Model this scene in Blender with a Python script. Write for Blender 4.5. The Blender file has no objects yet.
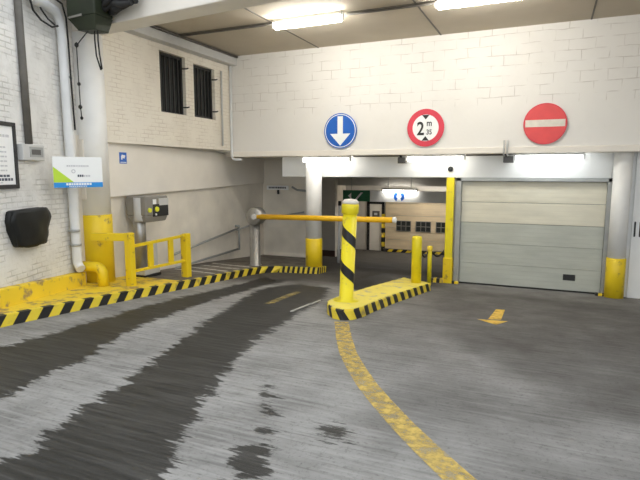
import bpy, bmesh, math, random
import numpy as np
from mathutils import Vector, Matrix
random.seed(4)
R = math.radians
scene = bpy.context.scene

# ------------------------------------------------------------------ camera, sky, lights, exposure
# metres; X along the sign wall, Y into the garage, Z up; z = 0 on the ramp at the shutter (Y = 11.13)
cam_d = bpy.data.cameras.new('camera')
cam_d.sensor_width = 36.0
cam_d.lens = 29.25
cam_d.clip_end = 200
cam = bpy.data.objects.new('camera', cam_d)
scene.collection.objects.link(cam)
cam.location = (0, 0, 2.35)
cam.rotation_euler = (R(90 - 7.45), 0, R(23.68))
scene.camera = cam

world = bpy.data.worlds.new('overcast_sky')
scene.world = world
world.use_nodes = True
wn = world.node_tree.nodes
wn['Background'].inputs[0].default_value = (0.90, 0.95, 1.0, 1)
wn['Background'].inputs[1].default_value = 1.0

scene.view_settings.view_transform = 'Standard'
scene.view_settings.look = 'None'
scene.view_settings.gamma = 1
scene.view_settings.use_curve_mapping = False
scene.view_settings.exposure = 0.80
TUBE = 50.0          # emission of the fluorescent tubes

# ------------------------------------------------------------------ helpers
def link(o):
    scene.collection.objects.link(o); return o

def root_loc(o):
    p = Vector((0, 0, 0))
    while o is not None:
        p += o.location; o = o.parent
    return p

class MB:
    """collects shapes, then builds them as ONE mesh object"""
    def __init__(s):
        s.bm = bmesh.new()
    def face(s, pts, mi=0, smooth=False):
        f = s.bm.faces.new([s.bm.verts.new(p) for p in pts]); f.material_index = mi; f.smooth = smooth; return s
    def hexa(s, lo, hi, mi=0):
        """lo, hi: four corners each, same winding (counter-clockwise seen from above)"""
        a = [s.bm.verts.new(p) for p in lo]; b = [s.bm.verts.new(p) for p in hi]
        fs = [s.bm.faces.new(a[::-1]), s.bm.faces.new(b)]
        for i in range(4):
            j = (i + 1) % 4
            fs.append(s.bm.faces.new((a[i], a[j], b[j], b[i])))
        for f in fs: f.material_index = mi
        return s
    def box(s, c0, c1, mi=0):
        x0, x1 = sorted((c0[0], c1[0])); y0, y1 = sorted((c0[1], c1[1])); z0, z1 = sorted((c0[2], c1[2]))
        q = [(x0, y0), (x1, y0), (x1, y1), (x0, y1)]
        return s.hexa([(*p, z0) for p in q], [(*p, z1) for p in q], mi)
    def wallbox(s, p, q, t, z0, z1, mi=0):
        """upright slab from p to q (xy), thickness t to the left of p->q"""
        d = Vector((q[0] - p[0], q[1] - p[1])).normalized(); n = Vector((-d.y, d.x)) * t
        b = [(p[0], p[1]), (q[0], q[1]), (q[0] + n.x, q[1] + n.y), (p[0] + n.x, p[1] + n.y)]
        if t < 0: b = b[::-1]
        f = lambda z, i: z[i] if isinstance(z, (list, tuple)) else z
        idx = [0, 1, 1, 0] if t >= 0 else [0, 1, 1, 0]
        return s.hexa([(*v, f(z0, idx[i])) for i, v in enumerate(b)], [(*v, f(z1, idx[i])) for i, v in enumerate(b)], mi)
    def tube(s, pts, r, n=12, mi=0, cap=True):
        pts = [Vector(p) for p in pts]; rings = []
        up = None
        for i, p in enumerate(pts):
            d = (pts[min(i + 1, len(pts) - 1)] - pts[max(i - 1, 0)]).normalized()
            if up is None:
                up = Vector((0, 0, 1)) if abs(d.z) < .9 else Vector((1, 0, 0))
            a = d.cross(up).normalized(); b = a.cross(d).normalized(); up = b
            rr = r[i] if isinstance(r, (list, tuple)) else r
            rings.append([s.bm.verts.new(p + (a * math.cos(t) + b * math.sin(t)) * rr) for t in [2 * math.pi * k / n for k in range(n)]])
        for A, B in zip(rings, rings[1:]):
            for k in range(n):
                f = s.bm.faces.new((A[k], A[(k + 1) % n], B[(k + 1) % n], B[k])); f.smooth = True; f.material_index = mi
        if cap:
            for ring, flip in ((rings[0], 1), (rings[-1], 0)):
                f = s.bm.faces.new(ring[::-1] if flip else ring); f.material_index = mi
        return s
    def lathe(s, prof, axis_p, axis_d=(0, 0, 1), n=24, mi=0):
        """prof: list of (radius, distance along the axis)"""
        p0 = Vector(axis_p); d = Vector(axis_d).normalized()
        a = d.orthogonal().normalized(); b = d.cross(a); rings = []
        for r, h in prof:
            rings.append([s.bm.verts.new(p0 + d * h + (a * math.cos(t) + b * math.sin(t)) * max(r, 1e-4)) for t in [2 * math.pi * k / n for k in range(n)]])
        for A, B in zip(rings, rings[1:]):
            for k in range(n):
                f = s.bm.faces.new((A[k], A[(k + 1) % n], B[(k + 1) % n], B[k])); f.smooth = True; f.material_index = mi
        f = s.bm.faces.new(rings[0][::-1]); f.material_index = mi
        f = s.bm.faces.new(rings[-1]); f.material_index = mi
        return s
    def plate(s, poly, o, u, v, t=.004, mi=0):
        """flat polygon (a, b) on the plane o + a*u + b*v, thickness t toward u x v"""
        o, u, v = Vector(o), Vector(u).normalized(), Vector(v).normalized(); n = u.cross(v) * t
        a = [s.bm.verts.new(o + u * p[0] + v * p[1]) for p in poly]
        b = [s.bm.verts.new(o + u * p[0] + v * p[1] + n) for p in poly]
        s.bm.faces.new(a[::-1]).material_index = mi; s.bm.faces.new(b).material_index = mi
        for i in range(len(a)):
            j = (i + 1) % len(a); s.bm.faces.new((a[i], a[j], b[j], b[i])).material_index = mi
        return s
    def ring(s, r0, r1, o, u, v, t=.004, n=48, mi=0):
        for k in range(n):
            a0, a1 = 2 * math.pi * k / n, 2 * math.pi * (k + 1) / n
            c = lambda r, a: (r * math.cos(a), r * math.sin(a))
            s.plate([c(r0, a0), c(r1, a0), c(r1, a1), c(r0, a1)], o, u, v, t, mi)
        bmesh.ops.remove_doubles(s.bm, verts=s.bm.verts, dist=1e-5)
        return s
    def build(s, name, mats, parent=None, bevel=0, fix=True):
        if fix: bmesh.ops.recalc_face_normals(s.bm, faces=s.bm.faces)
        off = root_loc(parent) if parent is not None else None
        me = bpy.data.meshes.new(name)
        if off is not None: bmesh.ops.translate(s.bm, verts=s.bm.verts, vec=-off)
        else:
            vs = [v.co for v in s.bm.verts]
            lo = Vector([min(v[i] for v in vs) for i in range(3)]); hi = Vector([max(v[i] for v in vs) for i in range(3)])
            off = Vector(((lo.x + hi.x) / 2, (lo.y + hi.y) / 2, lo.z))
            bmesh.ops.translate(s.bm, verts=s.bm.verts, vec=-off)
        s.bm.to_mesh(me); s.bm.free()
        o = link(bpy.data.objects.new(name, me))
        if parent is not None: o.parent = parent
        else: o.location = off
        for m in (mats if isinstance(mats, (list, tuple)) else [mats]): me.materials.append(m)
        if bevel:
            b = o.modifiers.new('bevel', 'BEVEL'); b.width = bevel; b.segments = 2; b.limit_method = 'ANGLE'; b.angle_limit = R(40)
        return o

def tag(o, label=None, cat=None, group=None, kind=None):
    if label: o['label'] = label
    if cat: o['category'] = cat
    if group: o['group'] = group
    if kind: o['kind'] = kind
    return o

def thing(name, loc, label, cat, group=None, kind=None):
    o = link(bpy.data.objects.new(name, None)); o.location = loc; o.empty_display_size = .1
    return tag(o, label, cat, group, kind)

def struct(o):
    o['kind'] = 'structure'; return o

def arc(c, u, v, r, a0, a1, n=8):
    c, u, v = Vector(c), Vector(u), Vector(v)
    return [c + u * r * math.cos(R(a0 + (a1 - a0) * k / n)) + v * r * math.sin(R(a0 + (a1 - a0) * k / n)) for k in range(n + 1)]

def text_obj(name, s, mat, parent, o, u, v, height, xs=1.0, t=.003):
    """lettering lying on the plane o + a*u + b*v, centred on o"""
    cu = bpy.data.curves.new('lettering', 'FONT'); cu.body = s; cu.size = 1; cu.extrude = 0; cu.offset = .02
    cu.align_x = 'CENTER'
    tmp = link(bpy.data.objects.new('lettering', cu))
    me = bpy.data.meshes.new_from_object(tmp.evaluated_get(bpy.context.evaluated_depsgraph_get()))
    bpy.data.objects.remove(tmp); bpy.data.curves.remove(cu)
    bm = bmesh.new(); bm.from_mesh(me); bpy.data.meshes.remove(me)
    ys = [q.co.y for q in bm.verts]; y0, y1 = min(ys), max(ys); k = height / (y1 - y0)
    xsn = [q.co.x for q in bm.verts]; xm = (min(xsn) + max(xsn)) / 2
    o, u, v = Vector(o), Vector(u).normalized(), Vector(v).normalized(); n = u.cross(v)
    for q in bm.verts:
        q.co = o + u * ((q.co.x - xm) * k * xs) + v * ((q.co.y - (y0 + y1) / 2) * k) + n * t
    m = MB(); m.bm.free(); m.bm = bm
    return m.build(name, mat, parent, fix=False)

# ------------------------------------------------------------------ materials
def newmat(name):
    m = bpy.data.materials.new(name); m.use_nodes = True
    return m, m.node_tree.nodes, m.node_tree.links, m.node_tree.nodes['Principled BSDF']

def flat(name, col, rough=.6, metal=0, var=.06, scale=6, bump=.0, spec=.5):
    m, N, L, B = newmat(name)
    B.inputs['Roughness'].default_value = rough; B.inputs['Metallic'].default_value = metal
    B.inputs['Specular IOR Level'].default_value = spec
    g = N.new('ShaderNodeNewGeometry'); n = N.new('ShaderNodeTexNoise'); n.inputs['Scale'].default_value = scale
    n.inputs['Detail'].default_value = 5
    L.new(g.outputs['Position'], n.inputs['Vector'])
    r = N.new('ShaderNodeValToRGB')
    r.color_ramp.elements[0].position = .3; r.color_ramp.elements[1].position = .7
    r.color_ramp.elements[0].color = (*[c * (1 - var) for c in col], 1); r.color_ramp.elements[1].color = (*[min(1, c * (1 + var)) for c in col], 1)
    L.new(n.outputs[0], r.inputs[0]); L.new(r.outputs[0], B.inputs['Base Color'])
    if bump:
        b = N.new('ShaderNodeBump'); b.inputs['Strength'].default_value = bump; b.inputs['Distance'].default_value = .02
        L.new(n.outputs[0], b.inputs['Height']); L.new(b.outputs[0], B.inputs['Normal'])
    return m

def worn(name, col, under, amount=.5, scale=5, rough=.55, stretch=(1, 1, 1), bump=.05):
    """paint with scuffed spots where the ground below shows"""
    m, N, L, B = newmat(name)
    B.inputs['Roughness'].default_value = rough
    g = N.new('ShaderNodeNewGeometry'); mp = N.new('ShaderNodeMapping'); mp.inputs['Scale'].default_value = stretch
    L.new(g.outputs['Position'], mp.inputs[0])
    n = N.new('ShaderNodeTexNoise'); n.inputs['Scale'].default_value = scale; n.inputs['Detail'].default_value = 8; n.inputs['Roughness'].default_value = .65
    L.new(mp.outputs[0], n.inputs['Vector'])
    r = N.new('ShaderNodeValToRGB'); r.color_ramp.elements[0].position = amount - .04; r.color_ramp.elements[1].position = amount + .04
    r.color_ramp.elements[0].color = (*under, 1); r.color_ramp.elements[1].color = (*col, 1)
    L.new(n.outputs[0], r.inputs[0])
    n2 = N.new('ShaderNodeTexNoise'); n2.inputs['Scale'].default_value = scale * .5; L.new(g.outputs['Position'], n2.inputs['Vector'])
    mx = N.new('ShaderNodeMix'); mx.data_type = 'RGBA'; mx.blend_type = 'MULTIPLY'; mx.inputs['Factor'].default_value = .2
    L.new(r.outputs[0], mx.inputs['A']); L.new(n2.outputs[0], mx.inputs['B']); L.new(mx.outputs['Result'], B.inputs['Base Color'])
    b = N.new('ShaderNodeBump'); b.inputs['Strength'].default_value = bump; L.new(n.outputs[0], b.inputs['Height']); L.new(b.outputs[0], B.inputs['Normal'])
    return m

def masonry(name, col, joint, axis, bw, bh, mortar=.01, strength=.5, dirt=(.4, .38, .34), dirt_amt=.3, rough=.75, zmin=None, blotch=1.2, lumps=.4):
    """painted brick: axis 'X' or 'Y' is the horizontal run of the courses"""
    m, N, L, B = newmat(name)
    B.inputs['Roughness'].default_value = rough
    g = N.new('ShaderNodeNewGeometry'); s = N.new('ShaderNodeSeparateXYZ'); c = N.new('ShaderNodeCombineXYZ')
    L.new(g.outputs['Position'], s.inputs[0]); L.new(s.outputs[axis], c.inputs['X']); L.new(s.outputs['Z'], c.inputs['Y'])
    # uneven hand-laid courses
    nw = N.new('ShaderNodeTexNoise'); nw.inputs['Scale'].default_value = 2.2; nw.inputs['Detail'].default_value = 3; L.new(g.outputs['Position'], nw.inputs['Vector'])
    va = N.new('ShaderNodeVectorMath'); va.operation = 'SCALE'; va.inputs['Scale'].default_value = bh * .35; L.new(nw.outputs['Color'], va.inputs[0])
    vb = N.new('ShaderNodeVectorMath'); vb.operation = 'ADD'; L.new(c.outputs[0], vb.inputs[0]); L.new(va.outputs[0], vb.inputs[1])
    br = N.new('ShaderNodeTexBrick'); L.new(vb.outputs[0], br.inputs['Vector'])
    br.inputs['Scale'].default_value = 1; br.inputs['Brick Width'].default_value = bw; br.inputs['Row Height'].default_value = bh
    br.inputs['Mortar Size'].default_value = mortar; br.inputs['Mortar Smooth'].default_value = .4
    br.inputs['Color1'].default_value = (1, 1, 1, 1); br.inputs['Color2'].default_value = (.86, .86, .86, 1); br.inputs['Mortar'].default_value = (0, 0, 0, 1)
    fac = br.outputs['Fac']
    # joints are filled with paint in places
    nj = N.new('ShaderNodeTexNoise'); nj.inputs['Scale'].default_value = 3.0; nj.inputs['Detail'].default_value = 4; L.new(g.outputs['Position'], nj.inputs['Vector'])
    rj = N.new('ShaderNodeMapRange'); rj.inputs[1].default_value = .42; rj.inputs[2].default_value = .62; L.new(nj.outputs[0], rj.inputs[0])
    mj = N.new('ShaderNodeMath'); mj.operation = 'MULTIPLY'; L.new(fac, mj.inputs[0]); L.new(rj.outputs[0], mj.inputs[1]); fac = mj.outputs[0]
    if zmin is not None:
        rz = N.new('ShaderNodeMapRange'); rz.inputs[1].default_value = zmin - .02; rz.inputs[2].default_value = zmin + .02; L.new(s.outputs['Z'], rz.inputs[0])
        mz = N.new('ShaderNodeMath'); mz.operation = 'MULTIPLY'; L.new(fac, mz.inputs[0]); L.new(rz.outputs[0], mz.inputs[1]); fac = mz.outputs[0]
    mx = N.new('ShaderNodeMix'); mx.data_type = 'RGBA'; mx.inputs['A'].default_value = (*col, 1); mx.inputs['B'].default_value = (*joint, 1)
    L.new(fac, mx.inputs['Factor'])
    nd = N.new('ShaderNodeTexNoise'); nd.inputs['Scale'].default_value = blotch; nd.inputs['Detail'].default_value = 9; nd.inputs['Roughness'].default_value = .68; L.new(g.outputs['Position'], nd.inputs['Vector'])
    rd = N.new('ShaderNodeMapRange'); rd.inputs[1].default_value = .48; rd.inputs[2].default_value = .8; rd.inputs[4].default_value = dirt_amt; L.new(nd.outputs[0], rd.inputs[0])
    md = N.new('ShaderNodeMix'); md.data_type = 'RGBA'; md.inputs['B'].default_value = (*dirt, 1)
    L.new(mx.outputs['Result'], md.inputs['A']); L.new(rd.outputs[0], md.inputs['Factor']); L.new(md.outputs['Result'], B.inputs['Base Color'])
    b = N.new('ShaderNodeBump'); b.inputs['Strength'].default_value = strength; b.inputs['Distance'].default_value = .012; b.invert = True
    nl = N.new('ShaderNodeTexNoise'); nl.inputs['Scale'].default_value = 14; nl.inputs['Detail'].default_value = 5; L.new(g.outputs['Position'], nl.inputs['Vector'])
    ml = N.new('ShaderNodeMath'); ml.operation = 'MULTIPLY'; ml.inputs[1].default_value = lumps; L.new(nl.outputs[0], ml.inputs[0])
    ma = N.new('ShaderNodeMath'); ma.operation = 'ADD'; L.new(fac, ma.inputs[0]); L.new(ml.outputs[0], ma.inputs[1])
    L.new(ma.outputs[0], b.inputs['Height']); L.new(b.outputs[0], B.inputs['Normal'])
    return m

def ribbed(name, col, pitch, rough=.5, depth=.004, dark=.8):
    """sheet metal with horizontal ribs every `pitch` metres"""
    m, N, L, B = newmat(name); B.inputs['Roughness'].default_value = rough
    g = N.new('ShaderNodeNewGeometry'); s = N.new('ShaderNodeSeparateXYZ'); L.new(g.outputs['Position'], s.inputs[0])
    a = N.new('ShaderNodeMath'); a.operation = 'DIVIDE'; a.inputs[1].default_value = pitch; L.new(s.outputs['Z'], a.inputs[0])
    fr = N.new('ShaderNodeMath'); fr.operation = 'FRACT'; L.new(a.outputs[0], fr.inputs[0])
    r = N.new('ShaderNodeMapRange'); r.inputs[1].default_value = .0; r.inputs[2].default_value = .12; L.new(fr.outputs[0], r.inputs[0])
    n = N.new('ShaderNodeTexNoise'); n.inputs['Scale'].default_value = 1.8; n.inputs['Detail'].default_value = 6
    mp = N.new('ShaderNodeMapping'); mp.inputs['Scale'].default_value = (1, 1, 4); L.new(g.outputs['Position'], mp.inputs[0]); L.new(mp.outputs[0], n.inputs['Vector'])
    rn = N.new('ShaderNodeValToRGB'); rn.color_ramp.elements[0].position = .3; rn.color_ramp.elements[1].position = .7
    rn.color_ramp.elements[0].color = (*[c * .9 for c in col], 1); rn.color_ramp.elements[1].color = (*[min(1, c * 1.06) for c in col], 1); L.new(n.outputs[0], rn.inputs[0])
    mx = N.new('ShaderNodeMix'); mx.data_type = 'RGBA'; mx.inputs['A'].default_value = (*[c * dark for c in col], 1)
    L.new(r.outputs[0], mx.inputs['Factor']); L.new(rn.outputs[0], mx.inputs['B']); L.new(mx.outputs['Result'], B.inputs['Base Color'])
    b = N.new('ShaderNodeBump'); b.inputs['Distance'].default_value = depth; b.inputs['Strength'].default_value = .5; L.new(r.outputs[0], b.inputs['Height']); L.new(b.outputs[0], B.inputs['Normal'])
    return m

def glow(name, col, strength):
    m, N, L, B = newmat(name)
    B.inputs['Base Color'].default_value = (.9, .9, .9, 1)
    B.inputs['Emission Color'].default_value = (*col, 1); B.inputs['Emission Strength'].default_value = strength
    return m

def paint_on_ground(name, col, cover, scale, stretch=(1, 1, 1)):
    """thin road paint, worn through to the concrete in spots"""
    m, N, L, B = newmat(name); B.inputs['Roughness'].default_value = .7
    B.inputs['Base Color'].default_value = (*col, 1)
    g = N.new('ShaderNodeNewGeometry'); mp = N.new('ShaderNodeMapping'); mp.inputs['Scale'].default_value = stretch; L.new(g.outputs['Position'], mp.inputs[0])
    n = N.new('ShaderNodeTexNoise'); n.inputs['Scale'].default_value = scale; n.inputs['Detail'].default_value = 7; n.inputs['Roughness'].default_value = .7; L.new(mp.outputs[0], n.inputs['Vector'])
    r = N.new('ShaderNodeMapRange'); r.inputs[1].default_value = cover - .14; r.inputs[2].default_value = cover + .12; r.inputs[3].default_value = .18; r.inputs[4].default_value = .92
    L.new(n.outputs[0], r.inputs[0]); L.new(r.outputs[0], B.inputs['Alpha'])
    return m

def concrete_floor():
    m, N, L, B = newmat('ramp_concrete')
    g = N.new('ShaderNodeNewGeometry')
    def noise(scale, detail=6, rough=.6, stretch=None):
        n = N.new('ShaderNodeTexNoise'); n.inputs['Scale'].default_value = scale; n.inputs['Detail'].default_value = detail; n.inputs['Roughness'].default_value = rough
        if stretch:
            mp = N.new('ShaderNodeMapping'); mp.inputs['Scale'].default_value = stretch[:3]
            mp.inputs['Rotation'].default_value = (0, 0, R(stretch[3]) if len(stretch) > 3 else 0)
            L.new(g.outputs['Position'], mp.inputs[0]); L.new(mp.outputs[0], n.inputs['Vector'])
        else: L.new(g.outputs['Position'], n.inputs['Vector'])
        return n.outputs[0]
    def ramp(x, a, b, lo=0., hi=1.):
        r = N.new('ShaderNodeMapRange'); r.inputs[1].default_value = a; r.inputs[2].default_value = b; r.inputs[3].default_value = lo; r.inputs[4].default_value = hi; L.new(x, r.inputs[0]); return r.outputs[0]
    def mix(a, b, f):
        x = N.new('ShaderNodeMix'); x.data_type = 'RGBA'
        for k, val in (('A', a), ('B', b)):
            if isinstance(val, tuple): x.inputs[k].default_value = (*val, 1)
            else: L.new(val, x.inputs[k])
        if isinstance(f, float): x.inputs['Factor'].default_value = f
        else: L.new(f, x.inputs['Factor'])
        return x.outputs['Result']
    def op(k, a, b):
        x = N.new('ShaderNodeMath'); x.operation = k
        for i, val in enumerate((a, b)):
            if isinstance(val, (int, float)): x.inputs[i].default_value = val
            else: L.new(val, x.inputs[i])
        return x.outputs[0]
    att = N.new('ShaderNodeAttribute'); att.attribute_name = 'wet'
    dk = N.new('ShaderNodeAttribute'); dk.attribute_name = 'dark_zone'
    fine = noise(30, 9, .78); blot = noise(1.3, 8, .62); groove = noise(1.0, 3, .5, (2.2, 30, 1, -16)); speck = noise(120, 3, .6)
    base = mix((.185, .180, .171), (.325, .318, .305), ramp(blot, .32, .68))
    base = mix(base, (.06, .057, .051), ramp(fine, .53, .72, 0, .85))
    base = mix(base, (.41, .40, .385), ramp(groove, .50, .70, 0, .36))
    base = mix(base, (.07, .067, .061), ramp(groove, .44, .28, 0, .4))
    # darker brown tone over the marked zones, broken up by noise
    dirt = op('ADD', dk.outputs['Fac'], op('MULTIPLY', op('SUBTRACT', noise(1.6, 7, .65), .5), .8))
    base = mix(base, (.046, .040, .034), ramp(dirt, .0, 1., 0, .84))
    # wet: distance attribute (m, positive inside) made ragged along the grooves
    rag = op('MULTIPLY', op('SUBTRACT', noise(1.0, 5, .62, (1.7, 9, 1, -16)), .5), .5)
    rag2 = op('ADD', op('MULTIPLY', op('SUBTRACT', noise(9, 6, .6), .5), .20), op('MULTIPLY', op('SUBTRACT', noise(1.0, 6, .7, (4, 42, 1, -16)), .5), .42))
    wet = ramp(op('ADD', op('ADD', att.outputs['Fac'], rag), rag2), -.012, .022)
    dark = mix(base, (.012, .0115, .010), ramp(groove, .36, .68, .95, .86))
    col = mix(base, dark, wet)
    L.new(col, B.inputs['Base Color'])
    L.new(ramp(wet, 0, 1, .85, .5), B.inputs['Roughness']); B.inputs['Specular IOR Level'].default_value = .22
    b = N.new('ShaderNodeBump'); b.inputs['Strength'].default_value = .45; b.inputs['Distance'].default_value = .01
    L.new(op('ADD', op('MULTIPLY', groove, 1.6), op('ADD', op('MULTIPLY', fine, .6), op('MULTIPLY', speck, .3))), b.inputs['Height']); L.new(b.outputs[0], B.inputs['Normal'])
    return m

def ceiling_mat():
    m, N, L, B = newmat('ceiling_board'); B.inputs['Roughness'].default_value = .85
    g = N.new('ShaderNodeNewGeometry'); s = N.new('ShaderNodeSeparateXYZ'); L.new(g.outputs['Position'], s.inputs[0])
    n = N.new('ShaderNodeTexNoise'); n.inputs['Scale'].default_value = 1.2; n.inputs['Detail'].default_value = 8; L.new(g.outputs['Position'], n.inputs['Vector'])
    r = N.new('ShaderNodeValToRGB'); r.color_ramp.elements[0].position = .3; r.color_ramp.elements[1].position = .7
    r.color_ramp.elements[0].color = (.50, .44, .345, 1); r.color_ramp.elements[1].color = (.56, .495, .395, 1); L.new(n.outputs[0], r.inputs[0])
    L.new(r.outputs[0], B.inputs['Base Color'])
    return m

M = {}
M['floor'] = concrete_floor()
M['ceiling'] = ceiling_mat()
M['brick_near'] = masonry('dirty_white_brick', (.76, .745, .71), (.62, .60, .56), 'Y', .21, .075, .010, .8, (.34, .32, .29), .55, blotch=1.6, lumps=.9)
M['brick_left'] = masonry('cream_painted_brick', (.84, .785, .68), (.70, .63, .53), 'Y', .21, .075, .009, .5, (.50, .44, .36), .35)
M['block_wall'] = masonry('white_painted_block', (.80, .775, .73), (.58, .54, .49), 'X', .44, .19, .008, .45, (.62, .585, .53), .25, zmin=3.62)
M['plaster'] = flat('cream_plaster', (.84, .79, .71), .75, var=.05, scale=1.5, bump=.1)
M['wall_white'] = flat('cool_white_wall', (.85, .855, .84), .7, var=.04, scale=1.5, bump=.08)
M['lower_wall'] = flat('stained_cream_wall', (.80, .745, .65), .75, var=.10, scale=1.8, bump=.15)
M['concrete'] = flat('bare_concrete', (.42, .41, .39), .8, var=.1, scale=3, bump=.15)
M['walk_dark'] = worn('dirty_brown_concrete', (.20, .175, .145), (.13, .112, .092), .5, 3, .8)
M['grey_wall'] = flat('grey_inner_wall', (.60, .575, .53), .8, var=.06, scale=2)
M['pillar_white'] = flat('white_column_paint', (.88, .87, .84), .55, var=.04, scale=3)
M['yellow'] = worn('yellow_paint', (.92, .66, .015), (.42, .27, .05), .36, 5, .42)
M['yellow_worn'] = worn('worn_yellow_paint', (.92, .67, .035), (.40, .28, .12), .44, 4, .6, bump=.2)
M['yellow_bright'] = worn('bright_yellow_paint', (.92, .76, .015), (.66, .50, .06), .36, 7, .38)
M['yellow_pale'] = worn('scuffed_pale_yellow', (.88, .74, .12), (.55, .48, .26), .42, 5, .6)
M['yellow_stripe'] = worn('kerb_stripe_yellow', (.90, .70, .05), (.50, .38, .10), .40, 5, .55)
M['amber'] = flat('amber_boom_paint', (.93, .52, .01), .4, var=.05)
M['black'] = flat('black_paint', (.018, .018, .018), .5, var=.2)
M['black_tape'] = flat('black_tape', (.02, .02, .022), .35, var=.15)
M['steel'] = flat('brushed_steel', (.40, .39, .37), .38, metal=.8, var=.08, scale=14)
M['grey_paint'] = flat('light_grey_paint', (.55, .545, .53), .5, var=.04)
M['zinc'] = flat('zinc_frame', (.36, .37, .36), .5, metal=.25, var=.08)
M['dark_grey'] = flat('dark_grey_plastic', (.10, .095, .09), .45, var=.08)
M['mid_grey'] = flat('mid_grey_plastic', (.24, .225, .20), .45, var=.06)
M['white'] = flat('white_enamel', (.86, .86, .85), .45, var=.02)
M['white_sheet'] = flat('white_sheet', (.90, .91, .90), .4, var=.01)
M['pipe_white'] = flat('white_plastic_pipe', (.74, .745, .74), .45, var=.05, scale=3)
M['conduit_brown'] = flat('grey_brown_conduit', (.115, .105, .09), .6, var=.15, scale=8)
M['rubber'] = flat('black_rubber', (.015, .015, .015), .7, var=.2)
M['bag'] = flat('black_bag_plastic', (.008, .009, .009), .5, var=.3, scale=4, spec=.35)
M['green_box'] = flat('dark_green_paint', (.016, .022, .008), .6, var=.25, scale=4)
M['sign_blue'] = flat('sign_blue', (.012, .12, .52), .4, var=.03)
M['sign_red'] = flat('sign_red', (.68, .045, .075), .42, var=.06)
M['sign_red_faded'] = flat('faded_sign_red', (.74, .075, .075), .45, var=.07, scale=5)
M['sign_cream'] = flat('faded_sign_white', (.72, .67, .58), .5, var=.08, scale=9)
M['lime'] = flat('lime_green', (.50, .72, .04), .45, var=.02)
M['azure'] = flat('azure_blue', (.02, .28, .72), .45, var=.02)
M['print_grey'] = flat('pale_grey_print', (.58, .58, .60), .6, var=.02)
M['print_dark'] = flat('dark_print', (.06, .07, .10), .6, var=.02)
M['exit_green'] = flat('exit_sign_green', (.02, .17, .075), .5, var=.05)
M['glass_dark'] = flat('dark_glass', (.03, .035, .035), .15, var=.1)
M['door_cream'] = ribbed('cream_door_panel', (.70, .665, .54), .088, dark=.93)
M['door_grey'] = ribbed('grey_green_door_panel', (.475, .49, .43), .088, dark=.90)
M['door_tan'] = ribbed('tan_door_panel', (.74, .61, .42), .20, dark=.86)
M['shutter_grey'] = flat('grey_lintel_paint', (.50, .48, .44), .7, var=.05)
M['brown_base'] = flat('dark_red_skirting', (.09, .05, .04), .7, var=.15)
M['tube'] = glow('fluorescent_glow', (1.0, .97, .90), TUBE)
M['tube_low'] = glow('low_fluorescent_glow', (1.0, .97, .90), TUBE * .13)
M['tube_cool'] = glow('cool_fluorescent_glow', (.93, .98, 1.0), TUBE * .13)
M['tube_inner'] = glow('inner_fluorescent_glow', (1.0, .95, .86), TUBE * .26)
M['tube_fill'] = glow('added_fill_glow', (1.0, .95, .86), TUBE * 2.6)  # only for the added fill lamp behind the lintel
M['line_paint'] = paint_on_ground('worn_yellow_line', (.60, .42, .09), .50, 13, (1, 1, 1))
M['line_faint'] = paint_on_ground('faint_yellow_line', (.50, .38, .13), .58, 9)
M['arrow_paint'] = paint_on_ground('worn_yellow_arrow', (.78, .50, .07), .42, 9)
M['stripe_faint'] = paint_on_ground('faint_white_stripe', (.66, .63, .56), .44, 8)
M['litter_white'] = flat('white_plastic_strip', (.48, .47, .44), .5)
M['yel_button'] = flat('yellow_button', (.82, .80, .05), .4)

# ------------------------------------------------------------------ ground
YD = 11.13                                   # shutter line
SL, SL2 = 0.07187, 0.10                      # ramp outside, steeper ramp inside
def gz(x, y):
    if y < 0: return SL * YD
    if y < YD: return SL * (YD - y)
    if x > -1.72: return 0.0
    return -SL2 * (y - YD)

def poly_sd(px, py, poly):
    """signed distance, positive inside"""
    P = np.array(poly, float); n = len(P)
    d = np.full(px.shape, 1e9); inside = np.zeros(px.shape, bool)
    for i in range(n):
        ax, ay = P[i]; bx, by = P[(i + 1) % n]
        ex, ey = bx - ax, by - ay; wx, wy = px - ax, py - ay
        t = np.clip((wx * ex + wy * ey) / (ex * ex + ey * ey + 1e-12), 0, 1)
        d = np.minimum(d, np.hypot(wx - ex * t, wy - ey * t))
        c = ((ay > py) != (by > py)) & (px < (bx - ax) * (py - ay) / (by - ay + 1e-12) + ax)
        inside ^= c
    return np.where(inside, d, -d)

WET = [
    [(-4.815, 2.669), (-5.120, 3.426), (-5.172, 4.192), (-5.368, 5.512), (-5.423, 7.071), (-5.390, 8.611), (-5.547, 9.547), (-4.866, 9.305), (-4.901, 7.660), (-4.818, 6.297), (-4.615, 5.074), (-4.333, 4.104), (-4.073, 3.721), (-3.903, 3.013), (-3.818, 2.522), (-3.684, 2.010)],
    [(-4.803, 8.260), (-4.430, 9.112), (-3.730, 8.981), (-3.353, 7.728), (-3.156, 6.234), (-2.969, 5.089), (-2.761, 4.217), (-2.497, 3.457), (-2.244, 2.892), (-2.036, 2.416), (-1.832, 2.035), (-1.516, 1.573), (-2.141, 1.270), (-2.970, 1.699), (-2.817, 1.827), (-2.865, 2.053), (-2.989, 2.389), (-3.169, 2.891), (-3.396, 3.577), (-3.650, 4.399), (-4.123, 5.799), (-4.485, 7.005)],
    [(-1.721, 2.652), (-1.594, 2.764), (-1.439, 2.444), (-1.304, 1.997), (-1.413, 1.943)],
    [(-2.265, 3.871), (-2.125, 3.768), (-1.832, 3.274), (-1.611, 2.820), (-1.643, 2.771), (-1.912, 3.276)],
    [(-1.368, 3.154), (-1.218, 3.232), (-1.141, 3.028), (-1.259, 2.935)],
    [(-3.709, 9.447), (-3.555, 12.049), (-2.645, 11.824), (-2.639, 10.018), (-2.886, 8.731)],
]
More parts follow.
